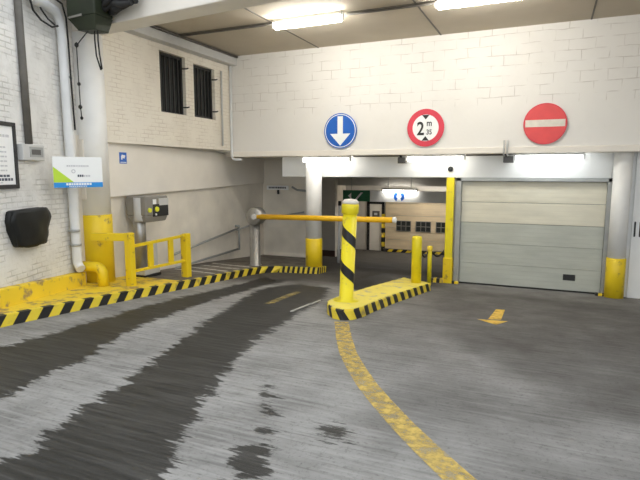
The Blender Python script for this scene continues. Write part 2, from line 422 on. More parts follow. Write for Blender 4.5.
DARK_ZONES = [  # ground zones toned darker and browner, each with its strength
    ([(-2.430, 6.381), (-1.743, 4.783), (-1.177, 3.850), (-0.645, 3.155), (-0.139, 2.570), (6, 1), (6, 11), (-1.8, 11), (-2.117, 9.498), (-2.307, 6.902)], .42),
    ([(-1.960, 10.640), (1.535, 10.182), (2.006, 8.459), (0.974, 3.826), (0.166, 4.106), (-0.660, 5.384), (-1.424, 6.447), (-2.073, 8.547)], .75),
    ([(-6.4, 8.6), (-1.7, 10.2), (-1.7, 24), (-9, 24), (-9, 12)], 1.05),
]
xs = np.concatenate([np.linspace(-9.5, -6.2, 12)[:-1], np.linspace(-6.2, 2.0, 206)[:-1], np.linspace(2.0, 6.5, 14)])
xs = np.sort(np.append(xs, [-1.721, -1.719]))
ys = np.concatenate([np.linspace(-8, 1.5, 12)[:-1], np.linspace(1.5, YD, 210)[:-1], np.linspace(YD, 23, 30)])
ys = np.sort(np.append(ys, [0.0]))
GX, GY = np.meshgrid(xs, ys)
GZ = np.vectorize(gz)(GX, GY)
verts = np.stack([GX, GY, GZ], -1).reshape(-1, 3)
nx, ny = len(xs), len(ys)
faces = [(j * nx + i, j * nx + i + 1, (j + 1) * nx + i + 1, (j + 1) * nx + i) for j in range(ny - 1) for i in range(nx - 1)]
me = bpy.data.meshes.new('floor'); me.from_pydata(verts.tolist(), [], faces)
wet = np.full(GX.shape, -9.)
for p in WET: wet = np.maximum(wet, poly_sd(GX, GY, p))
zone_tone = np.full(GX.shape, 0.)
for p, a in DARK_ZONES: zone_tone = np.maximum(zone_tone, a * np.clip(poly_sd(GX, GY, p) / .9 + .5, 0, 1))
me.attributes.new('wet', 'FLOAT', 'POINT').data.foreach_set('value', np.clip(wet, -.6, .6).astype(np.float32).ravel())
me.attributes.new('dark_zone', 'FLOAT', 'POINT').data.foreach_set('value', zone_tone.astype(np.float32).ravel())
me.materials.append(M['floor'])
fo = struct(link(bpy.data.objects.new('floor', me)))
for p in me.polygons: p.use_smooth = True

# ------------------------------------------------------------------ walls, ceiling
NPt = Vector((-7.12, 6.3)); ND = Vector((-.33, .944)).normalized()     # near left wall
LDr = Vector((-.48, 6.6)).normalized()                                 # lower left wall past the column
a = NPt - ND * 6.0
struct(MB().wallbox(a, NPt + ND * .5, .35, 0, 6.2).build('wall_left', M['brick_near']))
e = NPt + LDr * 16.5
struct(MB().wallbox(NPt, e, .3, -1.6, 2.95).build('wall_left_lower', M['lower_wall']))
# upper wall, thick, with two window openings
wu = MB()
W1 = (8.26, 9.04, 3.50, 4.68); W2 = (9.31, 10.07, 3.52, 4.62)
XU = -7.0
wu.box((XU, 6.72, 2.86), (XU - .9, 11.2, 3.52))
wu.box((XU, 6.72, 3.52), (XU - .9, W1[0], 5.3))
wu.box((XU, W1[1], 3.52), (XU - .9, W2[0], 5.3))
wu.box((XU, W2[1], 3.52), (XU - .9, 11.2, 5.3))
wu.box((XU, W1[0], W1[3]), (XU - .9, W1[1], 5.3))
wu.box((XU, W2[0], W2[3]), (XU - .9, W2[1], 5.3))
struct(wu.build('wall_left_upper', M['brick_left']))
# projecting concrete band on the lower left wall
def onL(t, off): return NPt + LDr * t + Vector((LDr.y, -LDr.x)) * off
p, q = onL(.05, .0), onL(8.3, .0); po, qo = onL(.05, .09), onL(8.3, .09)
bz = lambda y: (1.905 + (y - 6.9) * .0205, 2.875 - (y - 6.9) * .0195)
lo = [(p.x, p.y, bz(p.y)[0]), (po.x, po.y, bz(po.y)[0]), (qo.x, qo.y, bz(qo.y)[0]), (q.x, q.y, bz(q.y)[0])]
hi = [(p.x, p.y, bz(p.y)[1]), (po.x, po.y, bz(po.y)[1]), (qo.x, qo.y, bz(qo.y)[1]), (q.x, q.y, bz(q.y)[1])]
struct(MB().hexa(lo, hi).build('trim_1', M['plaster'], bevel=.01))

YH = 10.7
struct(MB().box((-7.6, YH, 2.82), (5.0, YH + .85, 5.3)).build('wall_back', M['block_wall']))
struct(MB().box((-7.02, YH - .045, 2.705), (5.0, YH + .4, 2.825)).build('trim_2', M['plaster'], bevel=.012))
struct(MB().box((-7.6, YH + .3, 2.71), (5.0, YH + .86, 2.83)).build('trim_3', M['plaster']))
# lower beam over both lanes and the wall to the right of the shutter
struct(MB().box((-5.87, YD, 2.235), (1.06, YD + .42, 2.72)).build('trim_4', M['wall_white'], bevel=.01))
struct(MB().box((1.06, YD, -.1), (5.0, YD + .42, 2.72)).build('wall_right_of_shutter', M['wall_white']))
struct(MB().box((-1.86, YD + .06, -.1), (-1.74, 22.2, 2.75)).build('wall_partition', M['grey_wall']))
struct(MB().box((5.0, 6.0, -.2), (5.3, 11.6, 5.3)).build('wall_right', M['brick_left']))
# ceiling boards with joints
struct(MB().box((-7.9, 6.0, 5.02), (5.3, 10.72, 5.3)).build('ceiling', M['ceiling']))
jn = MB()
for x in (-4.73, -2.10, .53, 3.16): jn.box((x - .014, 6.3, 5.012), (x + .014, YH, 5.03))
jn.box((-7.0, 8.59, 5.013), (5.0, 8.61, 5.03))
struct(jn.build('trim_5', M['conduit_brown']))
# front beam of the roof, carried by the near column
struct(MB().hexa([(-7.5, 6.42, 4.58), (5.2, 5.1, 4.58), (5.2, 5.5, 4.58), (-7.5, 6.82, 4.58)],
                 [(-7.5, 6.42, 5.3), (5.2, 5.1, 5.3), (5.2, 6.4, 5.3), (-7.5, 6.82, 5.3)]).build('trim_6', M['plaster'], bevel=.015))
# boxed cornice along the top of the upper left wall
struct(MB().box((XU - .02, 6.8, 4.80), (XU + .20, YH, 4.97)).build('trim_7', M['grey_paint'], bevel=.012))

# inside the entry lane
struct(MB().box((-7.7, 13.17, 2.02), (-5.9, 13.26, 2.72)).build('trim_9', M['plaster']))
struct(MB().box((-7.75, 13.25, -.5), (-5.9, 13.5, 2.73)).build('wall_left_return', M['lower_wall']))
struct(MB().box((-7.9, 16.2, -1), (-6.55, 16.4, 2.73)).build('wall_left_inner', M['grey_wall']))
struct(MB().box((-8.6, 21.6, -1.7), (-1.7, 21.8, 2.75)).build('wall_back_inner', M['grey_wall']))
struct(MB().box((-8.6, YD + .35, 2.715), (-1.74, 21.8, 2.85)).build('ceiling_inner', M['grey_wall']))
struct(MB().box((-8.2, 16.78, 1.895), (-1.86, 17.1, 2.72)).build('trim_8', M['shutter_grey']))
struct(MB().box((-5.905, 13.22, -.45), (-7.6, 13.25, -.02)).build('baseboard_left', M['lower_wall']))
struct(MB().box((-6.545, 16.17, -.56), (-7.7, 16.2, -.30)).build('baseboard_inner', M['brown_base']))

# ------------------------------------------------------------------ windows in the upper wall
for i, W in enumerate((W1, W2), 1):
    w = thing('window_%d' % i, (XU, W[0], W[2]), None, None, kind='structure')
    sh = MB().box((XU - .17, W[0], W[2]), (XU - .14, W[1], W[3])).build('pane', M['glass_dark'], w)
    fr = MB()
    fr.box((XU - .12, W[0], W[2]), (XU - .08, W[0] + .05, W[3])); fr.box((XU - .12, W[1] - .05, W[2]), (XU - .08, W[1], W[3]))
    fr.box((XU - .12, W[0], W[2]), (XU - .08, W[1], W[2] + .05)); fr.box((XU - .12, W[0], W[3] - .05), (XU - .08, W[1], W[3]))
    fr.build('window_frame', M['black'], w)
    for k in range(1, 6):
        y = W[0] + (W[1] - W[0]) * k / 6
        MB().box((XU - .115, y - .018, W[2]), (XU - .085, y + .018, W[3])).build('bar', M['black'], w)
    for z in (W[2] + .18, W[3] - .22):
        MB().tube([(XU - .06, W[1] - .02, z), (XU + .03, W[1] + .01, z), (XU + .035, W[1] + .05, z + .015)], .014, 8).build('hinge_hook', M['rubber'], w)

# ------------------------------------------------------------------ columns
def column(loc, r, z0, zs, z1, ymat, label, rb=None):
    c = thing('column', (loc[0], loc[1], z0), label, 'column')
    MB().lathe([(r, zs - z0 - .02), (r, z1 - z0)], (loc[0], loc[1], z0), n=40).build('shaft', M['pillar_white'], c)
    MB().lathe([(r + .012, 0), (r + .012, zs - z0 - .01), (r, zs - z0)], (loc[0], loc[1], z0), n=40).build('painted_base', ymat, c)
    return c
PILL = (-7.11, 6.62)
cn = column(PILL, .25, .44, (-6.637, 6.200, 1.632)[2], 4.58, M['yellow'], 'tall round white column with yellow base beside the near guard rail')
column((-4.98, 11.0), .185, .0, (-4.859, 10.850, 0.819)[2], 2.72, M['yellow'], 'round column with yellow base behind the barrier arm, at the lane entrance')
column((1.215, 10.98), .152, .0, (1.176, 10.800, 0.767)[2], 2.72, M['yellow'], 'round column with yellow base to the right of the closed shutter')

# ------------------------------------------------------------------ right shutter door
d = thing('door_1', (-.35, YD, 0), None, None, kind='structure')
dx0, dx1, dz0, dz1 = -1.66, 1.0, .03, 2.16
ph = (dz1 - dz0) / 5
for k in range(5):
    z0 = dz0 + ph * k
    MB().box((dx0, YD + .05, z0 + (.004 if k >= 3 else .0015)), (dx1, YD + .10, z0 + ph - (.004 if k >= 2 else .0015))).build('door_panel', M['door_cream'] if k >= 3 else M['door_grey'], d, bevel=.004)
MB().box((dx0, YD + .07, dz0 - .02), (dx1, YD + .12, dz1 + .02)).build('backing', M['black'], d)
MB().box((dx0, YD + .04, -.01), (dx1, YD + .1, .032)).build('bottom_gap_shade', M['rubber'], d)  # black strip paints in the rust and gap shadow under the door
MB().box((dx0 - .11, YD - .05, -.02), (dx0 - .005, YD + .12, 2.235)).build('door_frame', M['zinc'], d, bevel=.005)
MB().box((dx1 + .005, YD - .05, -.02), (dx1 + .11, YD + .12, 2.235)).build('door_frame', M['zinc'], d, bevel=.005)
MB().box((dx0 - .11, YD - .05, 2.165), (dx1 + .15, YD + .1, 2.237)).build('head_rail', M['zinc'], d, bevel=.005)
hh = MB().box((.34, YD + .035, .23), (.56, YD + .052, .35)).build('door_handle', M['black'], d, bevel=.008)
for x in (dx0 - .05, dx1 - .02, dx1 + .10):
    f = MB().box((x - .06, YD - .14, -.03), (x + .06, YD - .05, .055), 0).build('floor_guide', M['yellow'], d, bevel=.012)
    MB().box((x - .07, YD - .142, -.02), (x - .02, YD - .05, .058)).build('black_band', M['black'], f)

# door with pull slots in the wall at the right edge
d4 = thing('door_2', (2.0, YD, 0), None, None, kind='structure')
MB().box((1.44, YD - .04, -.05), (3.3, YD + .02, 2.72)).build('door_leaf', M['wall_white'], d4, bevel=.006)
for x in (1.49, 1.575):
    MB().box((x - .014, YD - .055, 1.16), (x + .014, YD - .035, 1.44)).build('handle', M['black'], d4, bevel=.008)

# back sectional door, far down the lane
YB = 21.6
d2 = thing('door_3', (-4.6, YB, -1), None, None, kind='structure')
x0 = (-6.360, 21.500, -0.995)[0]; x1 = -1.9
zb = -1.04
for k in range(5):
    MB().box((x0, YB - .09, zb + k * .52 + .01), (x1, YB - .03, zb + (k + 1) * .52 - .01)).build('door_panel', M['door_tan'], d2)
zt, zl = (-5.549, 21.500, 0.294)[2], (-5.540, 21.500, -0.131)[2]
for k in range(5):
    wx0 = (-5.871, 21.500, 0.111)[0] + k * (.84)
    if wx0 + .62 > x1: break
    w = MB().box((wx0, YB - .11, zl), (wx0 + .62, YB - .085, zt)).build('window_pane', M['glass_dark'], d2)
    mu = MB()
    for t in range(0, 4): mu.box((wx0 + .62 * t / 3 - .012, YB - .125, zl), (wx0 + .62 * t / 3 + .012, YB - .108, zt))
    for t in range(0, 3): mu.box((wx0, YB - .125, zl + (zt - zl) * t / 2 - .012), (wx0 + .62, YB - .108, zl + (zt - zl) * t / 2 + .012))
    mu.build('glazing_bars', M['mid_grey'], w)
# striped jamb at its left edge and a striped kerb along its foot
jm = MB()
for k in range(8):
    jm.box((x0 - .16, YB - .16, zb + k * .2), (x0 - .03, YB - .03, zb + (k + 1) * .2), k % 2)
jm.build('striped_jamb', [M['black'], M['yellow_worn']], d2)
kb = MB()
for k in range(22):
    xx = x0 + k * .2
    if xx + .2 > -1.9: break
    kb.face([(xx, YB - .5, gz(-3, YB - .5) + .01), (xx + .2, YB - .5, gz(-3, YB - .5) + .01), (xx + .3, YB - .5, zb + .16), (xx + .1, YB - .5, zb + .16)], k % 2)
kb.box((x0, YB - .495, zb), (-1.9, YB - .3, zb + .155), 0)
tag(kb.build('striped_kerb', [M['black'], M['yellow_worn']]), 'black and yellow kerb along the foot of the far tan door', 'kerb')
# personnel door left of it
d3 = thing('door_4', (-6.8, YB, -1), None, None, kind='structure')
ax, bx = (-7.085, 21.500, -1.039)[0], (-6.539, 21.500, -1.006)[0]
MB().box((ax, YB - .06, -1.05), (bx, YB - .02, .98)).build('door_leaf', M['plaster'], d3)
fr = MB(); fr.box((ax - .12, YB - .08, -1.05), (ax, YB - .02, 1.08)); fr.box((bx, YB - .08, -1.05), (bx + .10, YB - .02, 1.08)); fr.box((ax - .12, YB - .08, .98), (bx + .1, YB - .02, 1.1))
fr.build('door_frame', M['rubber'], d3)
nt = MB().box((ax + .12, YB - .07, .22), (bx - .1, YB - .06, .68)).build('notice', M['dark_grey'], d3)
MB().box((ax + .2, YB - .073, .5), (bx - .2, YB - .069, .6)).build('printed_line', M['print_grey'], nt)

# ------------------------------------------------------------------ raised kerb along the left wall
def bzk(y): return gz(-6, y) + .14
kerb = thing('raised_kerb', (-6.2, 6.5, .35), 'black and yellow striped raised kerb running along the left wall', 'kerb')
path = [(-5.80, 2.6), (-5.90, 4.2), (-5.93, 5.6), (-5.90, 7.6), (-5.92, 9.2), (-5.88, 10.1), (-5.68, 10.42), (-4.74, 10.72), (-4.74, 11.2)]
def resample(path, step):
    out = [Vector(path[0])]; 
    for A, B in zip(path, path[1:]):
        A, B = Vector(A), Vector(B); n = max(1, round((B - A).length / step))
        for k in range(1, n + 1): out.append(A.lerp(B, k / n))
    return out
fine_path = resample(path, .02)
cum = [0]
for A, B in zip(fine_path, fine_path[1:]): cum.append(cum[-1] + (B - A).length)
def at_len(s):
    s = max(0, min(cum[-1] - 1e-6, s))
    i = max(k for k in range(len(cum) - 1) if cum[k] <= s)
    t = (s - cum[i]) / (cum[i + 1] - cum[i]); return fine_path[i].lerp(fine_path[i + 1], t), (fine_path[i + 1] - fine_path[i]).normalized()
st = MB(); pitch = .168; s = 0.; k = 0
while s < cum[-1] - .05:
    sl = .12 if s < 7.85 else .03
    def pt(ss, z, inset=0):
        P, D = at_len(ss); n = Vector((-D.y, D.x)); P = P + n * inset
        return (P.x, P.y, gz(P.x, P.y) + z)
    s2 = s + (pitch if s < 7.85 else .058)
    st.face([pt(s, -.02), pt(s2, -.02), pt(s2 + sl, .14), pt(s + sl, .14)], k % 2)
    st.face([pt(s + sl, .14), pt(s2 + sl, .14), pt(s2 + sl, .145, .07), pt(s + sl, .145, .07)], k % 2)
    s = s2; k += 1
st.build('striped_edge', [M['yellow_stripe'], M['black']], kerb, fix=False)
def slab(y0, y1, name, mat, n=10):
    tb = MB(); prev = None
    for k in range(n + 1):
        y = y0 + (y1 - y0) * k / n
        f = [P for P in fine_path if P.y <= y + 1e-3]
        xf = f[-1].x - .065
        xw = min(-6.3, (NPt + ND * ((y - NPt.y) / ND.y)).x if y < 6.3 else -7.7)
        cur = [(xw, y, gz(xf, y) + .143), (xf, y, gz(xf, y) + .143)]
        if prev: tb.face([prev[0], prev[1], cur[1], cur[0]])
        prev = cur
    return tb.build(name, mat, kerb)
slab(2.6, 7.4, 'painted_top', M['yellow_worn'])
slab(7.4, 10.1, 'concrete_top', M['walk_dark'])
ct = MB(); ct.face([(-7.7, 10.1, gz(-6, 10.1) + .143), (-5.95, 10.1, gz(-6, 10.1) + .143), (-5.70, 10.50, gz(-6, 10.5) + .143), (-4.80, 10.78, gz(-6, 10.78) + .143), (-4.80, 11.13, .143), (-5.9, 13.24, -.07), (-7.8, 13.24, -.07)])
ct.build('rear_top', M['walk_dark'], kerb)
for y in (8.5, 8.95, 9.4, 9.85):
    z = gz(-6, y) + .147
    MB().face([(-7.15, y + .12, z - .01), (-6.05, y - .02, z), (-6.05, y + .08, z - .006), (-7.15, y + .22, z - .017)]).build('faded_stripe', M['stripe_faint'], kerb)

# yellow ledge at the foot of the near wall
lp, lq = NPt - ND * 5.0, NPt - ND * .16
ld = MB()
n = Vector((ND.y, -ND.x)) * .13
z = lambda P: (gz(P.x, P.y) + .135, .875 - (P.y - 4.25) * .083)
P4 = [lp, lp + n, lq + n, lq]
ld.hexa([(v.x, v.y, z(v)[0]) for v in P4], [(v.x, v.y, z(v)[1]) for v in P4])
tag(ld.build('wall_ledge', M['yellow_worn'], bevel=.012), 'low yellow painted ledge along the foot of the near left wall', 'ledge')

# ------------------------------------------------------------------ guards by the column
G = lambda x, y: gz(x, y) + .143
gb_, gt_ = Vector((-6.627, 6.245, 0.491)), Vector((-6.463, 6.100, 0.812))
gx, gy, gzt = gb_.x, gb_.y, gt_.z
dr = Vector((-.93, -.25, 0)).normalized()
el = MB().tube([Vector((gx, gy, gzt)) + dr * .44, Vector((gx, gy, gzt)) + dr * .16] + arc(Vector((gx, gy, gzt - .13)) + dr * .13, (0, 0, 1), -dr, .13, 0, 90, 8) + [(gx, gy, gb_.z - .01)], .085, 16)
tag(el.build('guard_pipe', M['yellow']), 'short bent yellow pipe at the foot of the tall near column', 'guard pipe')

post_xy = (-6.264, 6.491, 0.473); px, py = post_xy[0], post_xy[1]
gd = thing('guard_post', (px, py, G(px, py)), 'yellow square post braced to the near white column by a bar', 'guard post')
zt = (-6.324, 6.600, 1.362)[2]
MB().box((px - .06, py - .06, G(px, py) - .01), (px + .06, py + .06, zt)).build('post', M['yellow'], gd, bevel=.01)
MB().wallbox((-6.86, 6.24), (px - .03, py - .05), .10, zt - .135, zt - .01).build('brace', M['yellow'], gd, bevel=.01)

ex, ey = (-6.195, 7.866, 0.375)[:2]
rl = thing('guard_rail', ((px + ex) / 2, (py + ey) / 2, G(px, (py + ey) / 2)), 'low yellow railing with two uprights in front of the ticket terminal', 'railing')
zA, zB = zt - .05, (-6.277, 8.000, 1.197)[2]
ya, yb = py + .07, ey
lerp = lambda t: (px + (ex - px) * t, ya + (yb - ya) * t)
def bar(name, t0, t1, za0, za1, h):
    A, B = lerp(t0), lerp(t1)
    m = MB().wallbox((A[0] + .025, A[1]), (B[0] + .025, B[1]), .05, (za0 - h, za1 - h), (za0, za1))
    return m.build(name, M['yellow'], rl, bevel=.005)
zlA, zlB = (-6.374, 6.800, 0.734)[2], (-6.281, 7.950, 0.721)[2]
bar('top_rail', .02, 1, (-6.325, 6.750, 1.158)[2], zB, .05)
bar('bottom_rail', .02, 1, zlA, zlB, .045)
for t in (.30, .68):
    A = lerp(t); zt_ = (-6.325, 6.750, 1.158)[2] * (1 - t) + zB * t; zl_ = zlA * (1 - t) + zlB * t
    MB().box((A[0] - .025, A[1] - .055, zl_ - .02), (A[0] + .02, A[1] + .055, zt_ - .01)).build('upright', M['yellow'], rl, bevel=.004)
MB().box((ex - .05, ey - .07, G(ex, ey) - .01), (ex + .05, ey + .07, zB + .01)).build('end_post', M['yellow'], rl, bevel=.01)
MB().box((ex - .10, ey - .05, G(ex, ey) - .01), (ex - .05, ey + .05, zB - .01)).build('end_stay', M['yellow_worn'], rl, bevel=.006)

# ------------------------------------------------------------------ ticket terminal
tx, ty = -6.86, 7.62
tm = thing('ticket_terminal', (tx, ty, G(tx, ty)), 'grey ticket terminal on a round column behind the yellow railing', 'ticket machine')
g0 = G(tx, ty)
MB().box((tx - .20, ty - .28, g0), (tx + .12, ty + .16, g0 + .05)).build('base_plate', M['rubber'], tm, bevel=.01)
MB().box((tx - .19, ty - .27, g0 + .05), (tx + .11, ty + .15, g0 + .19)).build('plinth', M['grey_paint'], tm, bevel=.02)
MB().lathe([(.115, .12), (.115, 1.45)], (tx - .08, ty - .16, g0), n=28).build('column_pipe', M['steel'], tm)
MB().box((tx - .10, ty + .0, g0 + .12), (tx + .07, ty + .14, g0 + .66)).build('cable_box', M['grey_paint'], tm, bevel=.02)
hx0, hx1, hy0, hy1, hz0, hz1 = -7.13, -6.67, 7.34, 7.96, 1.43, 1.91
hd = MB(); prof = [(0, .0), (.42, .0), (.42, 1.), (0, 1.)]
ins = .06
hd.hexa([(hx0 + ins, hy0 + .03, hz0), (hx1 - ins * .6, hy0 + .03, hz0), (hx1 - ins * .6, hy1 - .03, hz0), (hx0 + ins, hy1 - .03, hz0)],
        [(hx0, hy0, hz0 + .12), (hx1, hy0, hz0 + .12), (hx1, hy1, hz0 + .12), (hx0, hy1, hz0 + .12)])
hd.box((hx0, hy0, hz0 + .118), (hx1, hy1, hz1))
head = hd.build('head', M['mid_grey'], tm, bevel=.025)
MB().lathe([(.115, .02), (.12, .06), (.12, .455)], (-6.86, hy0 + .085, hz0), n=28).build('round_cheek', M['grey_paint'], tm)
MB().box((hx1 - .01, hy0 + .20, hz0 + .10), (hx1 + .012, hy1 - .01, hz0 + .33)).build('black_panel', M['black'], head, bevel=.004)
MB().box((hx1 - .01, hy0 + .20, hz0 + .33), (hx1 + .010, hy0 + .285, hz0 + .42)).build('ticket_slot', M['white'], head)
MB().box((hx1 - .01, hy0 + .36, hz0 + .30), (hx1 + .014, hy1 - .005, hz0 + .43)).build('display', M['grey_paint'], head, bevel=.006)
MB().lathe([(.05, 0), (.045, .03)], (hx1 + .005, hy0 + .285, hz0 + .235), (1, 0, 0), 20).build('call_button', M['yel_button'], head)
MB().lathe([(.045, 0), (.04, .03)], (hx1 - .005, hy0 + .105, hz0 + .225), (1, 0, 0), 20).build('yellow_dot', M['yel_button'], head)
MB().lathe([(.02, 0), (.02, .02)], (hx1 + .005, hy0 + .26, hz0 + .14), (1, 0, 0), 16).build('small_button', M['white'], head)

# handrails on the lower wall
def onwall(t, z, off): P = onL(t, off); return (P.x, P.y, z)
hr = thing('handrail', onwall(3.4, 0, .08), 'thin grey double handrail on the left wall beside the barrier', 'handrail')
A0, A1 = (-7.163, 8.548, 0.614), (-7.381, 11.550, 0.896); B0, B1 = (-7.177, 8.741, 0.326), (-7.376, 11.473, 0.351)
MB().tube([A0, A1], .024, 10).build('upper_rail', M['zinc'], hr)
MB().tube([B0, B1], .024, 10).build('lower_rail', M['zinc'], hr)
MB().tube([(A1[0], A1[1], A1[2] + .06), (A1[0], A1[1], B1[2] - .03)], .024, 10).build('end_upright', M['zinc'], hr)
MB().tube([(A1[0] + .0, A1[1], A1[2] + .05), (A1[0] - .16, A1[1] + .02, A1[2] + .05)], .03, 10).build('wall_bracket', M['zinc'], hr)
h2 = MB().tube([(-7.374, 11.440, 0.855), (-7.481, 12.922, 0.958), (-7.506, 13.256, 1.002), (-6.257, 13.150, 1.238)], .022, 10)
tag(h2.build('handrail', M['zinc']), 'single thin handrail behind the barrier post, on the stained corner wall', 'handrail')

# ------------------------------------------------------------------ barrier
bx, by = -6.17, 10.32
g0 = G(bx, by)
br = thing('barrier', (bx, by, g0), 'car park barrier with steel post and amber boom across the entry lane', 'barrier')
MB().lathe([(.15, 0), (.15, .015), (.122, .02), (.122, 1.12)], (bx, by, g0), n=28).build('post', M['steel'], br)
hd = MB().lathe([(.02, 0), (.17, .005), (.2, .03), (.2, .26), (.17, .29), (.02, .295)], (bx + .05, by - .16, 1.35), (0, 1, 0), n=32).build('drive_head', M['steel'], br)
MB().lathe([(.07, 0), (.06, .03)], (bx + .09, by - .16, 1.345), (0, -1, 0), n=20).build('hub', M['grey_paint'], hd)
bm_ = MB().tube([(bx + .13, by - .12, 1.345), (-2.86, by - .12, 1.385)], .058, 16).build('boom', M['amber'], br)
MB().tube([(-2.862, by - .12, 1.385), (-2.80, by - .12, 1.386)], .06, 16).build('end_cap', M['white'], bm_)

# ------------------------------------------------------------------ traffic island with post and bollards
isl = [(-2.837, 6.739), (-2.654, 6.500), (-2.499, 6.447), (-2.379, 6.555), (-2.322, 6.814), (-2.309, 7.186), (-2.220, 8.131), (-1.972, 9.800), (-2.622, 10.269), (-2.824, 8.772), (-2.928, 7.684), (-2.953, 7.231), (-2.928, 6.934)]
ih = .15
ti = thing('traffic_island', (-2.4, 7.8, gz(-2.4, 7.8)), 'long low yellow traffic island edged with black stripes between the two lanes', 'traffic island')
cx_ = sum(p[0] for p in isl) / len(isl); cy_ = sum(p[1] for p in isl) / len(isl)
tp = MB()
tp.face([(x + (cx_ - x) * .012, y + (cy_ - y) * .012, gz(x, y) + ih) for x, y in isl])
tp.build('top', M['yellow_pale'], ti)
closed = resample(isl + [isl[0]], .03)
cl = [0]
for A, B in zip(closed, closed[1:]): cl.append(cl[-1] + (B - A).length)
def isl_at(s, z, inset):
    s = s % cl[-1]; i = max(k for k in range(len(cl) - 1) if cl[k] <= s); t = (s - cl[i]) / max(1e-6, cl[i + 1] - cl[i])
    P = closed[i].lerp(closed[i + 1], t); c = Vector((cx_, cy_)); P = P + (c - P).normalized() * inset
    return (P.x, P.y, gz(P.x, P.y) + z)
nst = 2 * round(cl[-1] / .30); pit = cl[-1] / nst; sd = MB()
for k in range(nst):
    for j in range(4):
        s0, s1 = pit * (k + j / 4), pit * (k + (j + 1) / 4); sh = -.10
        sd.face([isl_at(s0, -.02, -.005), isl_at(s1, -.02, -.005), isl_at(s1 + sh, ih - .02, -.003), isl_at(s0 + sh, ih - .02, -.003)], k % 2)
        sd.face([isl_at(s0 + sh, ih - .02, -.003), isl_at(s1 + sh, ih - .02, -.003), isl_at(s1 + sh, ih + .003, .03), isl_at(s0 + sh, ih + .003, .03)], k % 2)
sd.build('striped_edge', [M['yellow_stripe'], M['black']], ti, fix=False)

# stout post with helical black tape and a scuffed cap, leaning a little
px0 = Vector((-2.70, 7.13, gz(-2.7, 7.13) + ih)); lean = Vector((.040, 0, 1)).normalized(); PH = 1.31
po = thing('bollard', px0, 'tall thick yellow post with spiral black tape at the front of the island', 'bollard')
def onp(h): return px0 + lean * h
MB().lathe([(.19, 0), (.19, .012), (.105, .02), (.105, PH)], px0, lean, n=32).build('post', M['yellow_bright'], po)
MB().lathe([(.10, PH - .01), (.125, PH + .01), (.128, PH + .12), (.115, PH + .15)], px0, lean, n=32).build('collar', M['yellow_bright'], po)
MB().lathe([(.118, PH + .145), (.122, PH + .175), (.09, PH + .205), (.03, PH + .215)], px0, lean, n=28).build('worn_cap', M['sign_cream'], po)
a1 = Vector((1, 0, 0)); a2 = lean.cross(a1).normalized(); a1 = a2.cross(lean)
def helix(h0, turns, pitch, ph0, width):
    m = MB(); prev = None; n = int(60 * turns)
    for k in range(n + 1):
        t = turns * k / n; ang = ph0 + 2 * math.pi * t; h = h0 - pitch * t
        d = (a1 * math.cos(ang) + a2 * math.sin(ang)) * .1065
        cur = (onp(h) + d, onp(h + width) + d)
        if prev: m.face([prev[0], cur[0], cur[1], prev[1]], smooth=True)
        prev = cur
    return m
helix(1.02, 1.55, .52, R(-160), .16).build('spiral_tape', M['black_tape'], po, fix=False)

b1 = (-2.237, 9.671, 0.245); 
bo = MB().lathe([(.095, -.01), (.095, .86), (.085, .885), (.03, .9)], (b1[0], b1[1], gz(b1[0], b1[1]) + ih), n=24)
tag(bo.build('bollard', M['yellow_bright']), 'plain waist-high yellow bollard at the rear end of the island', 'bollard')
b2 = (-2.176, 10.583, 0.059)
b2o = thing('bollard', (b2[0], b2[1], gz(b2[0], b2[1])), 'thin yellow bollard just right of the plain thick one', 'bollard')
MB().lathe([(.045, -.02), (.045, .74), (.03, .76)], (b2[0], b2[1], gz(b2[0], b2[1])), n=16).build('post', M['yellow_bright'], b2o)
MB().lathe([(.05, .70), (.055, .72), (.055, .80), (.02, .81)], (b2[0], b2[1], gz(b2[0], b2[1])), n=16).build('cap', M['yellow_worn'], b2o)
A = Vector((b1[0] + .09, b1[1], b1[2] + .62)); B = Vector((b2[0] - .04, b2[1], b2[2] + .66)); Cc = Vector((-1.975, 11.05, .70))
for P, Q, lb in ((A, B, 'short dark chain between the plain and the thin rear bollards'), (B + Vector((.09, 0, 0)), Cc, 'short dark chain between the thin bollard and the lane-edge pole')):
    ch = MB(); f = lambda t: P.lerp(Q, t) - Vector((0, 0, .10 * math.sin(math.pi * t)))
    ch.tube([f(k / 24) + Vector((0, 0, .010 * (-1) ** k)) for k in range(25)], [.016 if k % 2 else .009 for k in range(25)], 6)
    tag(ch.build('chain', M['rubber']), lb, 'chain')

yp = thing('lane_pole', (-1.88, 10.98, 0), 'tall square yellow pole between the open lane and the closed shutter', 'pole')
MB().box((-1.96, 11.02, .0), (-1.80, 11.10, 2.235)).build('pole', M['yellow_bright'], yp, bevel=.012)
MB().box((-1.98, 10.99, -.02), (-1.785, 11.115, .55)).build('sleeve', M['yellow'], yp, bevel=.012)
fb = MB()
for k in range(4): fb.box((-2.24 + k * .07, 10.95, -.01), (-2.17 + k * .07, 11.08, .10), k % 2)
fb.build('striped_foot', [M['black'], M['yellow_worn']], yp)

